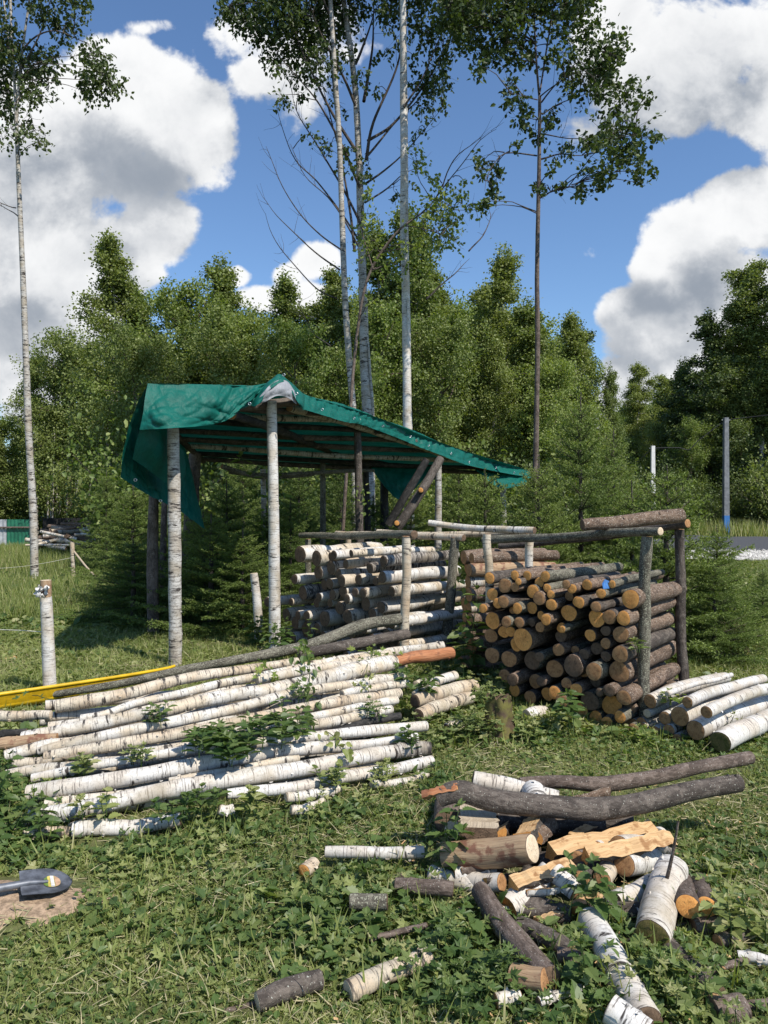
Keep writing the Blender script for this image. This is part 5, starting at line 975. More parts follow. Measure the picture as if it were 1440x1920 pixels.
bigtree('birch_tree', 'straight white birch trunk with dark bands right of the dark tree', 14.2,
 [([(768,1080),(764,820),(763,700),(761,560),(758,430),(758,300),(757,180),(756,60),(755,-60),(752,-330)], [13,12,11.5,11,11,10.5,10,9,8,5]), ([(776,1080),(770,800),(766,700),(765,560)],[5,4.5,4,3])],
 [([(757,200),(790,150),(830,60),(860,-10)], 3), ([(757,-20),(800,-100),(850,-180)], 4), ([(756,-60),(700,-140),(680,-220)], 4)],
 C('860,-40,50,1 820,-130,60,1 760,-160,60,1 700,-200,50,1 780,-260,60,1 900,-110,50,1 890,-10,36,1.1 880,30,24,1'), L_DRK, .084, M_BIRCH3, 104)
T4 = 'X 730,220,78,1.2 650,130,60,1.1 600,60,60,1.1 560,20,50,1.1 660,40,50,1.1 500,60,50,1 450,30,50,1 400,60,60,1 350,30,60,1 300,80,60,1.1 250,130,60,1.1 200,60,60,1.1 150,120,50,1.1 200,210,50,1.1 230,260,40,1 180,290,30,.9 300,180,50,1 350,210,50,1 400,230,40,1 340,260,30,.9 110,60,70,1.1 50,30,70,1.1 100,160,40,.8 60,110,50,.9 300,10,50,1 120,200,30,.6 640,280,60,1.1 590,340,40,1 700,330,60,1 700,400,45,1 640,400,40,.9 580,410,30,.8 760,290,50,1 800,230,30,.9 820,200,25,.8 790,370,40,1 840,370,30,.9 830,420,50,1 880,440,25,.8 910,436,14,.7 770,450,35,.9 740,390,40,.9 570,160,50,1 540,230,40,1 480,280,20,.6 420,270,24,.6 760,550,55,1.1 700,580,50,1.1 830,520,40,1 880,560,40,1 910,600,25,.9 955,600,20,.9 800,620,60,1.1 850,600,40,1 730,640,50,1 660,640,40,1 600,660,35,.9 560,640,30,.8 520,700,30,.8 510,740,20,.7 780,700,45,1 840,680,45,1 870,740,40,1 900,700,25,.8 890,790,20,.8 940,735,18,.8 740,740,40,1 690,770,40,1 660,740,30,.8 650,820,30,.9 620,840,24,.8 700,810,25,.8 490,510,35,.9 510,550,25,.8 470,560,24,.8 430,570,20,.8 440,610,12,.6 380,470,26,.9 370,520,22,.8 375,550,16,.8 360,430,14,.7 320,360,20,.9 320,375,14,.8 303,440,14,.8 305,460,12,.8 345,640,12,.7 200,700,28,.9 180,740,26,.9 250,740,28,.9 270,730,16,.8 255,790,26,.9 230,820,24,.9 250,850,16,.8 205,870,16,.8 210,905,14,.8 460,810,20,.8 450,830,14,.7 420,815,8,.6 545,805,12,.6 600,-40,90,1 400,-50,100,1 200,-40,100,1 500,-150,120,1 300,-160,120,1 60,-80,100,1'
bigtree('aspen_tree', 'tall thin brown-trunked tree with leafy boughs reaching right', 12.6,
 [([(1004,1010),(1004,900),(1006,780),(1008,650),(1007,520),(1009,400),(1011,300),(1012,180)], [10,9.5,9,8.5,8,7,6.5,5.5]), ([(1011,180),(1006,120),(1002,40),(1000,-40),(1000,-180)], [4,3.5,3,3,2]), ([(1012,175),(1022,110),(1030,60),(1038,10),(1050,-80)], [3,3,2.5,2,1])],
 [([(1014,370),(1040,358),(1080,346)], 2), ([(1014,298),(1050,290),(1090,292),(1130,280)], 2.4), ([(1016,252),(1050,258),(1090,260),(1105,255)], 1.8), ([(1016,215),(1060,190),(1105,172)], 2), ([(1014,190),(1045,155),(1085,115)], 2.2), ([(1014,180),(1060,145),(1110,130)], 1.8), ([(1008,292),(975,286),(945,287),(928,303),(912,330),(910,360)], 2), ([(1008,187),(985,182),(955,174)], 1.5), ([(1010,225),(995,220),(980,205)], 1.2), ([(1090,290),(1150,250),(1215,262)],1.5)],
 [(820+x/2.3226, y/2.3226, r/2.3226*.95, m_) for x, y, r, m_ in C(T4[2:])], L_DRK, .085, M_ALDER, 105, dens=1.15, slim=.55, hang=.08, sp=.6)
bigtree('aspen_sapling', 'leaning leafy sapling crossing in front of the middle white trunk', 13.4,
 [([(640,1060),(655,800),(668,640),(690,520),(740,440),(790,400),(815,375),(830,345)], [5,4.5,4,3.5,3,2.5,2,1.2]), ([(700,505),(680,440),(678,400)],[2,1.6,1])],
 [([(790,400),(840,395),(900,392)], 1.4), ([(760,425),(800,430),(850,445)], 1.4), ([(810,380),(785,330),(780,290)], 1.2), ([(815,375),(850,330),(900,262),(930,240)], 1.8)],
 C('780,300,14,.8 790,285,8,.7 800,330,14,.7 815,345,14,.7 840,350,12,.8 820,375,18,.8 800,395,22,.9 845,385,20,.9 830,410,24,.9 865,380,14,.7 795,430,24,.8 825,445,20,.8 850,420,18,.9 855,450,14,.9 840,465,12,.8 810,460,14,.7 885,392,9,.8 905,386,9,.8 870,345,8,.8 770,460,22,.7 740,480,20,.6 690,400,16,.8 680,430,18,.8 700,450,18,.7 690,480,16,.6 720,520,20,.5 690,360,10,.7 760,500,20,.5 700,560,16,.5 795,475,12,.5'),
 L_LIT, .075, M_ALDER, 106, hang=.1, sp=.4)
# ------------------------------------------------------------------ ground cover
def clear_mask(x, y):
    """False where nothing should grow (piles, bare soil)"""
    m = ((((x+1.50)/.33)**2+((y-2.97)/.20)**2) > 1+.5*np.sin(x*31)*np.sin(y*37)) & ~((np.abs(x+1.42) < .2) & (np.abs(y-3.06) < .16) & (y > 2.95))
    px = 720+x/y*F; py = HY+CZ*F/y
    m &= ~((px > 870) & (px < 1250) & (py > 1570) & (py < 1700))
    return m
def hides(pos, h=.68):
    "True for plants that would stand in front of the logs of the heap or of the lowest pile logs: thinned there, the wood was thrown down on them"
    px = 720+pos[:, 0]/pos[:, 1]*F; py = HY+(CZ-pos[:, 2])/pos[:, 1]*F; out = np.zeros(len(pos), bool)
    for x0, y0, x1, y1, r in CAPS:
        dx, dy = x1-x0, y1-y0; t = np.clip(((px-x0)*dx+(py-y0)*dy)/(dx*dx+dy*dy+1e-6), 0, 1); out |= np.hypot(px-x0-t*dx, py-y0-t*dy) < r*1.05+4
    return out & (rs.rand(len(pos)) < h)
def weedy(x, y):
    px = 720+x/y*F; py = HY+CZ*F/y
    w_ = np.zeros_like(x)
    for cx, cy, rx, ry, k in ((700,1690,170,90,1.),(640,1790,120,60,.7),(760,1820,140,60,.9),(950,1780,200,110,1.1),(1180,1850,220,90,1.1),(1180,1680,120,90,.7),(70,1480,110,90,1.),(60,1600,120,60,.8),(250,1600,160,45,.7),(1330,1700,90,110,.6),(860,1330,60,70,1.),(1010,1370,60,40,.9),(640,1540,160,30,.6),(420,1560,120,40,.7),(1290,1400,160,30,.6),(930,1290,60,60,.7),(1400,1620,60,60,.3),(820,1480,40,60,.6),(800,1300,50,40,.7),(1000,1290,40,40,.3),(100,1150,120,100,.4),(1370,1880,100,60,.6),(400,1760,150,60,.35),(200,1740,120,50,.3)):
        w_ = np.maximum(w_, k*np.exp(-((px-cx)/rx)**2-((py-cy)/ry)**2))
    return w_
rs = np.random.RandomState(9)
def area(n, d0, d1, margin=.56, pw=1.):
    y = d0+(d1-d0)*rs.rand(n)**pw; x = (rs.rand(n)*2-1)*margin*y; return x, y
def cover(name, label, specs):
    A = Acc(); mats = []
    for (tmpl, n, d0, d1, sc, up, hmul, mt, sel) in specs:
        x, y = area(n, d0, d1); keep = clear_mask(x, y) & sel(x, y); x, y = x[keep], y[keep]; n = len(x)
        if mt not in mats: mats.append(mt)
        wv = weedy(x, y); cl_ = .5+.5*fbm(x, y, 3.5, 2)
        h = (.012+hmul*(cl_**2)*.6+wv*.07*(hmul > .03))*rs.rand(n)**.8
        pos = np.stack([x, y, gz(x, y)+h*(tmpl is not BLD)], -1)
        hk = ~hides(pos+[0, 0, .02]) if d0 < 5 else np.ones(n, bool); pos = pos[hk]; x, y, wv, cl_ = x[hk], y[hk], wv[hk], cl_[hk]; n = len(x)
        nr = rdir(n, rs); nr = nr*.55+np.array([0, 0, 1.])
        if tmpl is BLD:
            ax = rdir(n, rs)*up+np.array([0, 0, 1.]); nr = rdir(n, rs); L = sc*rs.uniform(.5, 1.3, n)*(.6+.8*cl_+wv*.3); s = np.stack([L*.05+.0016, L], -1)
        else:
            ax = rdir(n, rs)*[1, 1, .35]; s = sc*rs.uniform(.55, 1.25, n)*(1+wv*.25)
        hue = np.clip(.5+.8*fbm(x, y, 1.1, 5)+.35*fbm(x, y, 5., 8)+rs.normal(size=n)*.25, 0, 1); bare = (fbm(x, y, 2.3, 12) > .33) & (rs.rand(n) < .55) & (y < 9); hue = np.where(bare, 1.2, hue); pos[:, 2] = np.where(bare, pos[:, 2]*.4+gz(x, y)*.6, pos[:, 2]); s = np.where(bare[:, None] if np.ndim(s) > 1 else bare, s*.6, s)
        quads(A, *tmpl, pos, ax, nr, s, np.stack([hue, rs.rand(n)**1.3], -1), mi=mats.index(mt))
    return tag(A.obj(name, mats, smooth=False), label, 'plants', kind='stuff')
al = lambda x, y: np.ones_like(x, bool)
lawn = lambda x, y: rs.rand(len(x)) < .25+.75*(fbm(x, y, 1.6, 7)+.35 > 0)
pt = lambda x, y: rs.rand(len(x)) < np.clip(.42+.7*fbm(x, y, 2.6, 3)+weedy(x, y)*.9, .12, 1)
fw = lambda x, y: rs.rand(len(x)) < np.clip(.12+weedy(x, y)*1.2, 0, 1)
nw = lambda x, y: rs.rand(len(x)) < 1-.75*np.clip(weedy(x, y), 0, 1)
cover('ground_plants', 'low lobed weeds and leaves covering the near ground', [
    (LB, 34000, 2.15, 5.2, .024, 1, .03, L_GRD, pt), (LB, 12000, 2.15, 5.2, .046, 1, .05, L_NET, fw), (OV, 34000, 2.15, 5.2, .019, 1, .03, L_GRD, pt), (OV, 12000, 2.15, 5.2, .03, 1, .04, L_NET, lawn), (LB, 8000, 2.15, 5.2, .05, 1, .07, L_GRD, fw), (SRT, 3500, 2.15, 5.4, .055, 1, .09, L_NET, fw),
    (LB, 26000, 5.2, 9.5, .05, 1, .04, L_GRD, al), (OV, 30000, 5.2, 9.5, .045, 1, .05, L_GRD, al), (SRT, 6000, 5.0, 9.5, .08, 1, .12, L_NET, fw)])
cover('grass', 'short grass and cut stalks between the weeds', [
    (BLD, 90000, 2.15, 5.5, .040, 1.3, .03, L_GRS, lawn), (BLD, 5000, 2.15, 5.5, .10, .45, .03, L_GRS, fw), (BLD, 45000, 5.5, 10, .085, .8, .03, L_GRS, al)])
def litter(name, label, n, d0, d1, L, mt, th=.4):
    A = Acc(); x, y = area(n, d0, d1); keep = rs.rand(n) < np.clip(.25+.9*(fbm(x, y, 1.3, 4)+.3)-weedy(x, y)*.7, .05, 1); x, y = x[keep], y[keep]; n = len(x)
    pos = np.stack([x, y, gz(x, y)+rs.uniform(.004, .035, n)], -1); ax = rdir(n, rs)*[1, 1, th]; l_ = L*rs.uniform(.4, 1.4, n)
    quads(A, *BLD, pos, ax, rdir(n, rs, 1.2), np.stack([l_*.03+.001, l_], -1), rs.rand(n, 2)); return tag(A.obj(name, mt, smooth=False), label, 'cut grass', kind='stuff')
litter('hay', 'dry cut grass stalks strewn over the lawn', 60000, 2.15, 9.0, .07, L_HAY, .3)
lf = lambda x, y: x < -.1*y
rt = lambda x, y: (x >= -.1*y) & (y < 20.5)
cover('meadow_grass', 'tall meadow grass and weeds beyond the yard', [
    (BLD, 60000, 10, 17, .18, .45, .05, L_GRS, lf), (LB, 22000, 9.5, 17, .08, 1, .16, L_GRD, lf), (SRT, 16000, 9.5, 20, .11, 1, .22, L_NET, lf), (BLD, 60000, 10, 21, .10, .5, .03, L_GRS, rt), (OV, 45000, 9.5, 17, .09, 1, .12, L_GRD, lf), (OV, 60000, 9.5, 20.5, .07, 1, .05, L_GRD, rt), (BLD, 90000, 17, 27, .27, .4, .1, L_GRS, lf), (OV, 30000, 17, 30, .10, 1, .12, L_GRD, lf)])
A = Acc(); n = 26000; y = rs.uniform(34.3, 44, n); x = rs.uniform(9, 36, n); l_ = rs.uniform(.3, .9, n)
quads(A, *BLD, np.stack([x, y, gz(x, y)], -1), rdir(n, rs)*.35+[0, 0, 1.], rdir(n, rs), np.stack([l_*.05, l_], -1), np.clip(rs.rand(n, 2)*.8+.25, 0, 1)); tag(A.obj('roadside_grass', L_GRS, smooth=False), 'tall pale grass on the far roadside', 'grass', kind='stuff')
A = Acc(); n = 5000; x = rs.uniform(-.2, 5., n); y = rs.uniform(3.2, 4.6, n); keep = np.hypot((x-1.9)/.5, (y-3.95)/.35) < 1; x, y = x[keep], y[keep]; n = len(x)
quads(A, *BLD, np.stack([x, y, gz(x, y)+rs.uniform(.01, .03, n)], -1), rdir(n, rs)*[1, 1, .2], rdir(n, rs, 1.), np.stack([rs.uniform(.002, .006, n), rs.uniform(.03, .09, n)], -1), rs.rand(n, 2)); tag(A.obj('wood_litter', L_HAY, smooth=False), 'bark scraps and dry litter on the worn patch right of the heap', 'litter', kind='stuff')
A = Acc(); n = 650; y = rs.uniform(2.3, 4.3, n); x = .95+rs.normal(size=n)*.42+(y-3.2)*.2; q_ = np.stack([x, y, gz(x, y)+rs.uniform(.012, .05, n)], -1)
quads(A, [(-.5, 0, 0), (.5, .1, .02), (.4, 1, .06), (-.35, .9, 0)], [[0, 1, 2, 3]], q_, rdir(n, rs)*[1, 1, .3], rdir(n, rs, 1.5), np.stack([rs.uniform(.003, .010, n), rs.uniform(.008, .03, n)], -1), rs.rand(n, 2))
tag(A.obj('wood_chips', M_SPLIT, smooth=False), 'pale wood chips and splinters scattered around the firewood heap', 'wood chips', kind='stuff')
# single plants
def weed(name, label, base, H, nst, leaf, lmat, seed, spread=.1, tmpl=SRT, lean=(0, 0), droop=.4, pairs=7, group=None, cat='plant', whole=1.):
    rs = np.random.RandomState(seed); root = thing(name, label, cat, group, base); A, B = Acc(), Acc()
    for s in range(nst):
        an = rs.rand()*6.28; p0 = np.array([math.cos(an), math.sin(an), 0])*spread*rs.rand()**.5; h = H*rs.uniform(.6, 1.05)
        pth = branch_path(p0-[0, 0, .03], (rs.normal()*.15+lean[0], rs.normal()*.15+lean[1], 1), h, rs, 7, .02, .18); tube(A, pth, [.003+.002*H, .0015], 5, .05, rs=rs)
        q = resample(pth, [1], h/30)[0]; n = pairs
        for k in range(n):
            f = .15+.85*(k+.5)/n*whole+(1-whole); c = q[min(len(q)-1, int(f*(len(q)-1)))]; a0 = k*1.57+rs.rand()*.4
            for w_ in (0, math.pi):
                d = np.array([math.cos(a0+w_), math.sin(a0+w_), .35-droop*rs.rand()]); sz = leaf*(1.15-.55*abs(f-.5))*rs.uniform(.75, 1.15)
                pe = c+d*sz*.25; tube(A, [c, pe], [.0012, .001], 4, .05, rs=rs)
                quads(B, *tmpl, pe[None], (d-[0, 0, droop*.6])[None], np.array([[0, 0, 1.]])+rs.normal(size=(1, 3))*.25, np.array([sz]), rs.rand(1, 2))
        for w_ in range(4): quads(B, *tmpl, q[-1][None], (rs.normal(size=3)*[1, 1, .3]+[0, 0, .6])[None], np.array([[0, 0, 1.]]), np.array([leaf*.5]), np.array([[.8, .8]]))
    A.obj('stem', L_NET if lmat is not L_VIN else L_VIN, root); B.obj('leaves', lmat, root, smooth=False); return root
def vine(name, label, pts, n, leaf, lmat, seed, w_=.06, tmpl=LB):
    rs = np.random.RandomState(seed); pts = [np.array(list(p)) for p in pts]; root = thing(name, label, 'plant', None, pts[0]); A, B = Acc(), Acc()
    tube(A, pts, [.003, .0015], 5, .05, wig=.01, rs=rs); q = resample(pts, [1], .01)[0]; i = rs.randint(0, len(q), n); pos = q[i]+rs.normal(size=(n, 3))*w_*[1, .6, .6]
    quads(B, *tmpl, pos, rdir(n, rs, -.8), rdir(n, rs, .6)+[0.2, -.6, .3], leaf*rs.uniform(.6, 1.2, n), rs.rand(n, 2))
    for ac, nm, mt in ((A, 'stem', lmat), (B, 'leaves', lmat)):
        ac.v = [v-pts[0] for v in ac.v]; ac.obj(nm, mt, root, smooth=False)
def LV(x, y): q = LP(x, y); return P(x, y, q.y-.14)
def GP(px, py): d = CZ*F/(py-HY); return V(((px-720)/F*d, d, 0))
weed('nettle', 'dense dark nettle clump growing through the long birch pile', V(P(455,1398,4.3)), .15, 24, .07, L_NET, 1, .25, pairs=5, droop=.15)
weed('nettle', 'smaller nettle tuft right of the dense clump on the birch pile', V(P(540,1368,4.5)), .17, 7, .07, L_NET, 2, .12, pairs=5)
weed('nettle', 'tall nettle standing in the middle of the firewood heap', GP(1130, 1745)+V((0, 0, 0)), .40, 3, .065, L_NET, 3, .04, pairs=8)
weed('nettle', 'nettle right of the big leaning birch log', GP(1318, 1655), .10, 3, .09, L_GRD, 4, .06, pairs=3)
weed('nettle', 'nettle with broad leaves below the big leaning birch log', GP(1215, 1850), .15, 7, .075, L_NET, 5, .12, tmpl=LB, pairs=5)
weed('nettle', 'broad-leaved weed at the lower left of the heap', GP(880, 1850), .18, 10, .07, L_NET, 6, .22, tmpl=LB, pairs=5)
weed('nettle', 'tall weed in front of the long white log', GP(1085, 1860), .26, 2, .055, L_NET, 7, .03, pairs=6)
weed('nettle', 'weed clump left of the grey short log', GP(640, 1725), .13, 9, .065, L_NET, 8, .2, pairs=5)
weed('nettle', 'stem with hanging leaves left of the round pale log end', GP(822, 1640), .36, 3, .07, L_NET, 9, .06, pairs=7)
weed('nettle', 'dark weed clump at the far left below the log ends', GP(28, 1585), .26, 9, .06, L_NET, 10, .12, pairs=7)
weed('nettle', 'weed clump at the left edge beside the pile', GP(2, 1540), .38, 7, .065, L_NET, 11, .12, pairs=7)
weed('goutweed', 'bright jagged weed in front of the lowest white log', GP(420, 1620), .12, 9, .055, L_GRD, 12, .22, tmpl=LB, pairs=4)
weed('goutweed', 'bright jagged weed left of centre below the pile', GP(300, 1640), .11, 8, .055, L_GRD, 13, .22, tmpl=LB, pairs=4)
weed('burdock', 'big pale leaf standing in the lawn', GP(515, 1690), .05, 1, .16, L_LIT, 14, .01, pairs=1)
weed('nettle', 'weed growing against the foot of the dark stack', GP(1075, 1385), .50, 3, .085, L_NET, 15, .06, pairs=5, whole=.5)
weed('nettle', 'leafy weeds behind the mossy stump', GP(905, 1330), .34, 9, .09, L_GRD, 16, .2, tmpl=LB, pairs=5)
weed('nettle', 'tall stem with drooping leaves between the two stacks', V((.78, 6.75, 0)), .86, 3, .12, L_NET, 17, .05, pairs=9)
weed('nettle', 'weeds in front of the left log ends of the birch stack', V((-.95, 7.75, .05)), .42, 9, .08, L_NET, 18, .25, pairs=6)
weed('nettle', 'nettle at the foot of the short birch stake', V((-1.42, 8.45, 0)), .42, 5, .09, L_NET, 19, .12, pairs=6)
weed('maple_seedling', 'yellow-green maple twig lying on the small birch pile', V(P(1268, 1312, 5.25)), .10, 4, .065, L_VIN, 20, .06, tmpl=LB, pairs=3)
weed('maple_seedling', 'yellowish leaves in front of the small birch pile', GP(1205, 1405), .18, 6, .06, L_VIN, 21, .12, tmpl=LB, pairs=4)
weed('nettle', 'green weed over the lowest logs of the small birch pile', GP(1345, 1395)+V((0,.15,0)), .22, 7, .07, L_GRD, 22, .2, tmpl=LB, pairs=4)
weed('nettle', 'leafy sprig on the dark rack front post', V(P(1200, 1215, 5.3)), .10, 2, .06, L_GRD, 23, .02, pairs=3)
weed('nettle', 'weeds at the right end of the long pile', GP(800, 1400), .24, 8, .07, L_GRD, 24, .18, tmpl=LB, pairs=5)
weed('nettle', 'weeds growing between red log and cream logs', V(P(775, 1290, 5.6)), .2, 9, .07, L_NET, 25, .18, pairs=4)
weed('goutweed', 'weeds in front of the low white log at right', GP(650, 1530), .16, 9, .06, L_GRD, 26, .25, tmpl=LB, pairs=4)
weed('bramble', 'broad weed clump at the bottom edge centre right', GP(930, 1905), .13, 10, .065, L_NET, 27, .2, tmpl=LB, pairs=4)
weed('bramble', 'broad weed clump at the bottom right', GP(1290, 1905), .18, 8, .07, L_GRD, 28, .18, tmpl=LB, pairs=4)
weed('nettle', 'slender weeds right of the heap', GP(1390, 1760), .22, 7, .06, L_GRD, 29, .16, pairs=5)
weed('sapling', 'bright green broad-leaved sapling behind the tall white post', V((-1.62, 10.6, 0)), 2.3, 3, .14, L_VIN, 30, .15, tmpl=OV, pairs=10, whole=.62)
vine('vine', 'bright vine leaves hanging over the long birch pile at left', [LV(480,1238), LV(500,1250), LV(520,1272), LV(538,1280)], 16, .075, L_VIN, 31, .05)
vine('vine', 'long dark vine hanging down the middle of the long birch pile', [P(566,1205,6.1), P(572,1230,5.6), LV(580,1275), LV(578,1320), LV(572,1345), LV(600,1352)], 46, .06, L_NET, 32, .04, SRT)
vine('vine', 'bright vine tip on the dark rail above the pile', [P(560,1210,6.15), P(575,1225,5.95), P(590,1238,5.8)], 12, .065, L_VIN, 33, .03)
vine('vine', 'vine hanging beside the red log', [LV(700,1215), LV(690,1240), LV(685,1275), LV(680,1290)], 26, .055, L_GRD, 34, .04)
vine('vine', 'bright leaves on the end of the dark rails', [LV(670,1222), LV(700,1222), LV(735,1226)], 18, .06, L_VIN, 35, .05)
vine('vine', 'vine trailing over the lower white logs', [LV(620,1375), LV(635,1400), LV(652,1418)], 20, .05, L_GRD, 36, .04, SRT)
vine('vine', 'pale leaves curling by the second rack post', [P(868,1068,7.3), P(875,1090,7.2), P(882,1118,7.1)], 16, .08, L_LIT, 37, .05, OV)
vine('vine', 'sprig of leaves on the yellow shell beside the stake', [P(60,1300,5.6), P(90,1312,5.4), P(105,1320,5.3)], 8, .06, L_NET, 38, .05)
vine('vine', 'leaves growing on the dark shelter post', [P(678,905,10.1), P(680,935,10.1), P(676,985,10.1)], 24, .07, L_LIT, 39, .06, OV)
for k, (x_, y_) in enumerate(((250,1420),(300,1345),(140,1440),(700,1330),(620,1460),(400,1500),(720,1450),(330,1520),(480,1505),(560,1300),(180,1520),(760,1390))):
    q = LP(x_, y_); weed('nettle', 'small weed pushing up through the long pile, %s of them from left' % ORD[sorted([250,300,140,700,620,400,720,330,480,560,180,760]).index(x_)], V(P(x_, y_+8, q.y-.1)), .13, 4, .055, L_NET if k % 2 else L_GRD, 60+k, .07, tmpl=SRT if k % 3 else LB, pairs=4, droop=.2)
# stumps
def stump(label, base, r, h, seed):
    rs = np.random.RandomState(seed); A = Acc(); n = 26; m_ = 14; vs = []; bc = []
    for i in range(m_):
        t = i/(m_-1); z = h*t
        for k in range(n):
            th = k/n*6.283; rr = r*(1+.75*(1-t)**3*(1+.5*math.sin(th*4+1)))*(1+.09*math.sin(th*5+t*3)+.05*rs.randn()); vs.append((base.x+rr*math.cos(th), base.y+rr*math.sin(th), z+(.02*rs.randn() if t > .9 else 0)-.03)); bc.append((rr*math.cos(th), rr*math.sin(th), z))
    i = np.arange(m_-1)[:, None]*n; j = np.arange(n)[None]; k = (j+1) % n
    A.add(vs, np.stack([i+j, i+k, i+n+k, i+n+j], -1).reshape(-1, 4), bc); root = thing('tree_stump', label, 'stump', None, base)
    A.v = [x-np.array(base) for x in A.v]; A.obj('trunk', M_MOSS, root); B = Acc(); v_ = np.array(vs[-n:]); disc(B, v_, v_.mean(0), np.array([0, 0, 1.])); B.v = [x-np.array(base) for x in B.v]; B.obj('cut_top', E_OLD, root)
stump('mossy old tree stump with weeds around it in front of the dark stack', V((.775, 5.2, 0)), .085, .30, 1)
stump('old tree stump in the weeds at the far right behind the rack', V((3.6, 8.0, 0)), .13, .36, 2)
# fringe plants on top of the mossy stump
weed('goutweed', 'weeds sprouting over the top of the mossy stump', V((.72, 5.22, .26)), .12, 8, .06, L_GRD, 44, .12, tmpl=LB, pairs=3)
weed('nettle', 'leafy weeds hugging the left of the mossy stump', V((.60, 5.1, 0)), .3, 9, .07, L_GRD, 45, .12, tmpl=LB, pairs=6)
weed('nettle', 'leafy weeds hugging the right of the mossy stump', V((.98, 5.15, 0)), .2, 9, .07, L_GRD, 46, .14, tmpl=LB, pairs=5)
# ------------------------------------------------------------------ things in the distance
rs = np.random.RandomState(77); nb = 0
SID = ['left edge', 'left part', 'middle', 'right part', 'right edge']
for k in range(80):
    d = rs.uniform(21, 24); px = rs.uniform(88, 215); u = (px-150)/65; top = 982+abs(u)**2*30; py = rs.uniform(top, 1030); c = P(px, py, d); an = rs.normal()*.5+(.0 if rs.rand() < .6 else 1.2)
    L = rs.uniform(.5, 1.5); dv = V((math.cos(an), math.sin(an)*.8, rs.normal()*.10)); r = rs.uniform(.03, .075); wh = rs.rand() < .45; nb += 1
    log('birch_log' if wh else 'log', '%s %s log in the %s of the distant heap, %s' % ('thick' if r > .052 else 'thin', 'white' if wh else 'dark', SID[min(4, int((u+1)*2.5))], 'near its top' if py < 1000 else 'near its foot' if py > 1022 else 'halfway up'), 'log', 'logs of the distant heap at the left', [c-dv*L/2, c+dv*L/2], [r, r*.85], M_BIRCH if wh else M_SPR, E_OLD, n=8, step=.4, rough=.04)
log('birch_pole', 'thin birch pole lying level in front of the distant heap', 'pole', None, [P(48,1022,20.5), P(110,1022,20.6), P(140,1022,20.6)], [.03,.03,.03], M_BIRCH, E_OLD, n=8, step=.3)
log('birch_pole', 'pale birch pole sticking out right of the distant heap', 'pole', None, [P(196,1022,20.8), P(231,1003,21.2)], [.045,.045], M_BIRCH3, E_PALE, n=8, step=.3)
fp = thing('fence_post', 'thin pale stake with a slanting strut in the meadow at left', 'post'); 
tube(a := Acc(), [P(137, 1090, 15.3)-V((0,0,.2)), P(137, 1060, 15.3), P(135, 1016, 15.3)], [.05, .045, .045], 8, .1); a.obj('stake', M_BIRCH2, fp)
tube(a := Acc(), [P(138, 1033, 15.3), P(168, 1070, 15.0), P(195, 1094, 14.8)], [.02, .02, .02], 6, .1); a.obj('strut', M_SPLITG, fp)
for l_, pts in (('upper twine running from the stake to the left edge', [(137,1045,15.3),(60,1060,14.),(-30,1068,12.)]), ('lower twine running from the birch post to the left edge', [(90,1186,6.3),(40,1182,6.4),(-30,1180,6.6)])):
    a = Acc(); tube(a, [P(*q) for q in pts], [.004], 5, .5, cap=False); tag(a.obj('twine', M_ROPE), l_, 'twine')
def corr(name, mat_, x0, x1, z0, z1, y, parent, amp=.02, per=.2, th=math.pi/2):
    a = Acc(); n = int(abs(x1-x0)/per*4)+1; vs = []
    for i in range(n+1):
        x = x0+(x1-x0)*i/n; o = amp*[0, 1, 1, 0][i % 4]
        for z in (z0, z1): vs += [(x, y-o, z), (x, y-o+.01, z)]
    f = []
    for i in range(n): b = i*4; f += [[b, b+4, b+6, b+2], [b+1, b+3, b+7, b+5], [b+2, b+6, b+7, b+3]]
    a.add(vs, f); return a.obj(name, mat_, parent, smooth=False)
yF = 40.; xw = lambda px, d=yF: (px-720)/F*d; zw = lambda py, d=yF: CZ+(HY-py)/F*d
fn = thing('sheet_metal_fence', 'corrugated metal fence, grey at the left and green beside it', 'fence')
corr('grey_panel', M_GREY, xw(-160), xw(12), -1.75, zw(974), yF, fn); corr('green_panel', M_GREEN, xw(12.5), xw(56), -1.75, zw(974), yF, fn); corr('grey_panel', M_GREY, xw(56.5), xw(64), -1.75, zw(974), yF, fn)
a = Acc(); tube(a, [V((xw(-160), yF-.1, zw(989))), V((xw(58), yF-.1, zw(989)))], [.05], 8, 1); a.obj('rail', M_ALDER, fn)
fn = thing('cloth_fence', 'low black cloth fence behind the distant log heap', 'fence'); corr('panel', M_BLKF, xw(64), xw(185), -1.75, zw(972), yF+1, fn, .03, .5)
ct = thing('container', 'pale container with a blue edge trim beyond the green fence', 'container'); corr('wall', M_GREY, xw(31,48), xw(106,48), -1.75, zw(962,48), 48, ct, .05, .3)
a = Acc(); tube(a, [V((xw(30,48), 47.9, zw(961,48))), V((xw(70,48), 47.9, zw(961,48)))], [.06], 6, 2); tube(a, [V((xw(30,48), 47.9, zw(961,48))), V((xw(30,48), 47.9, -1.7))], [.06], 6, 1); a.obj('trim', M_BLUE, ct)
bp = thing('board_stack', 'stack of orange boards behind the distant log heap', 'boards')
for i in range(9):
    a = Acc(); z = -1.7+i*.22+.02; z1 = z+.19; x0, x1 = xw(176)+rs.uniform(-.1, .1), xw(206)+rs.uniform(-.1, .1); y0, y1 = 39., 39.6
    a.add([(x0,y0,z),(x1,y0,z),(x1,y1,z),(x0,y1,z),(x0,y0,z1),(x1,y0,z1),(x1,y1,z1),(x0,y1,z1)], [[0,1,5,4],[1,2,6,5],[2,3,7,6],[3,0,4,7],[4,5,6,7]]); a.obj('board', M_ORG, bp, smooth=False)
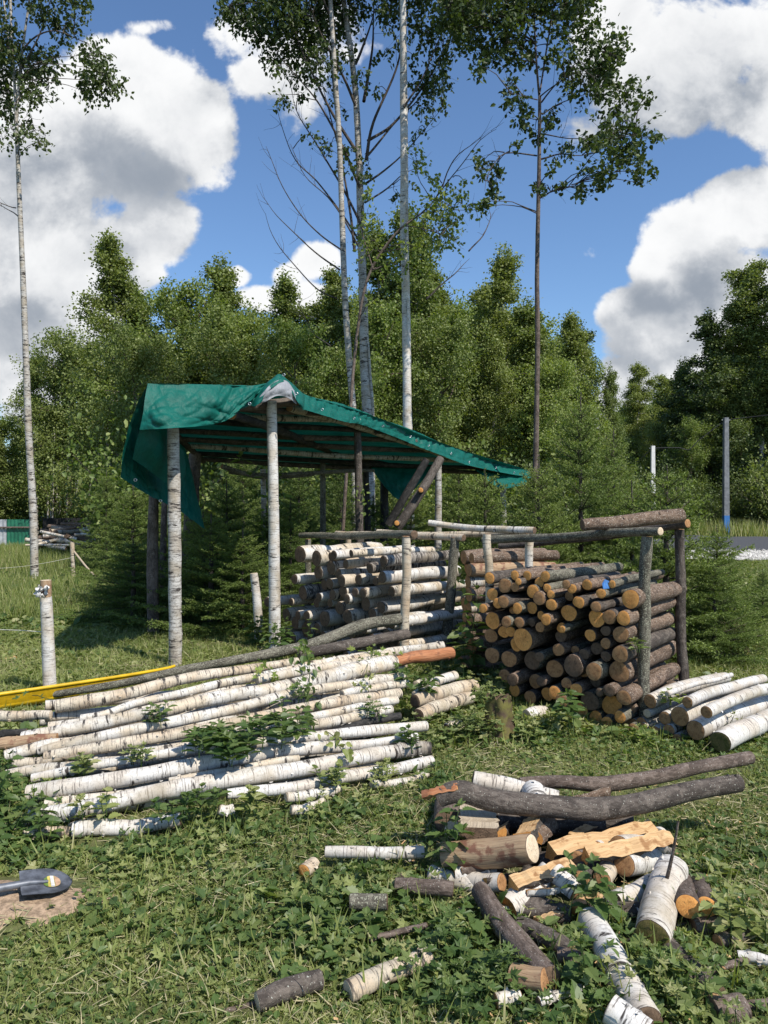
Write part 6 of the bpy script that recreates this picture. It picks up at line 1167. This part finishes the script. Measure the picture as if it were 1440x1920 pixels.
def pole(label, px, top, d, w_, m1, foot=None, catn='utility pole'):
    x = (px-720)/F*d; zt = CZ+(HY-top)/F*d; r_ = thing('utility_pole', label, catn, 'concrete poles along the road', (x, d, 0)); h = w_/2
    def box(nm, z0, z1, k0, k1, mm):
        a = Acc(); v = []
        for z, k in ((z0, k0), (z1, k1)): v += [(-h*k, -h*k, z), (h*k, -h*k, z), (h*k, h*k, z), (-h*k, h*k, z)]
        b = .25*h; a.add(v, [[0,1,5,4],[1,2,6,5],[2,3,7,6],[3,0,4,7],[4,5,6,7]]); return a.obj(nm, mm, r_, smooth=False)
    if foot: box('shaft', foot, zt, 1.0, .8, m1); box('painted_foot', -.2, foot-.003, 1.03, 1.01, M_BLUE)
    else: box('shaft', -.2, zt, 1.15, .8, m1)
    a = Acc(); tube(a, [(-h*1.6, 0, zt-.12), (h*1.6, 0, zt-.12)], [.03], 6, .1); a.obj('insulator', M_LAMP, r_); return V((x, d, zt-.1))
q1 = pole('grey concrete pole with a blue painted foot beyond the road', 1361, 783, 35.3, .24, M_CONC, .95)
q2 = pole('white concrete pole behind the young spruces', 1224, 836, 36, .20, M_WPOLE)
q3 = pole('short pale pole glimpsed behind the spruces', 1152, 868, 52, .2, M_WPOLE)
for l_, a_, b_ in (('sagging cable between the grey and white poles', q1, q2), ('cable from the white pole to the farther pole', q2, q3), ('cable from the grey pole towards the right', q1, V((24, 30, 7.2)))):
    m_ = (a_+b_)/2-V((0, 0, .75)); a = Acc(); tube(a, [a_, a_.lerp(b_, .25).lerp(m_, .5)-V((0,0,.1)), m_, a_.lerp(b_, .75).lerp(m_, .5)-V((0,0,.1)), b_], [.02], 5, .8, cap=False); tag(a.obj('cable', M_WIRE), l_, 'cable')
lp = thing('street_lamp', 'slim steel lamp post with a curved arm above the spruces', 'street lamp', None, P(1141, 985, 34)); b0 = P(1141, 985, 34)
a = Acc(); tube(a, [V((0, 0, -.4)), P(1140, 800, 34)-b0, P(1139, 745, 34)-b0, P(1136, 737, 34)-b0, P(1128, 734, 34)-b0], [.07, .055, .045, .04, .035], 8, .3); a.obj('pole', M_LAMP, lp)
a = Acc(); tube(a, [P(1129, 734, 34)-b0, P(1124, 735, 34)-b0, P(1118, 737, 34)-b0], [.04, .11, .05], 8, .05); a.obj('lamp_head', M_LAMP, lp)
# bare boles standing in the shade left of the shelter
for l_, px, d, r, y1, m_ in (('dark bole left of the tall left shelter post',288,9.4,.070,850,M_ALDER),('dark thin bole behind the left shelter post',308,11.,.05,860,M_ALDER),('dark pole trunk right of the left shelter post',352,10.6,.06,880,M_ALDER)):
    r_ = thing('tree', l_, 'tree', None, P(px, 0, d)*1); r_.location.z = 0; b0 = r_.location.copy(); a = Acc(); tube(a, [V((0,0,-.1)), P(px-2, 1040, d)-b0, P(px+3, y1, d)-b0], [r*1.1, r, r*.75], 12, .2, rough=.05); a.obj('trunk', m_, r_)
# thin pale boles visible low in the wood
for k in range(26):
    px = rs.uniform(60, 175) if k < 14 else rs.uniform(380, 1000); d = rs.uniform(41.5, 42.5) if k < 14 else rs.uniform(27, 33); q = P(px, 0, d); z0 = float(gz(q.x, d)); r_ = thing('young_birch', 'thin pale young birch bole standing inside the shaded wood', 'tree', 'pale boles in the wood', (q.x, d, z0)); a = Acc(); l_ = rs.normal()*.4
    tube(a, [(0, 0, -.1), (l_*.3, 0, 3), (l_, 0, 7)], [.06, .05, .03], 7, 1, rs=rs); a.obj('trunk', M_BTREE, r_)
    B = Acc(); n = 500; pos = np.stack([l_+rs.normal(size=n)*.5, rs.normal(size=n)*.5, rs.uniform(4.5, 7.6, n)], -1); quads(B, *DI, pos, rdir(n, rs, -.5), rdir(n, rs, .5), .1*rs.uniform(.6, 1.2, n), rs.rand(n, 2)); B.obj('crown', L_BIR, r_, smooth=False)
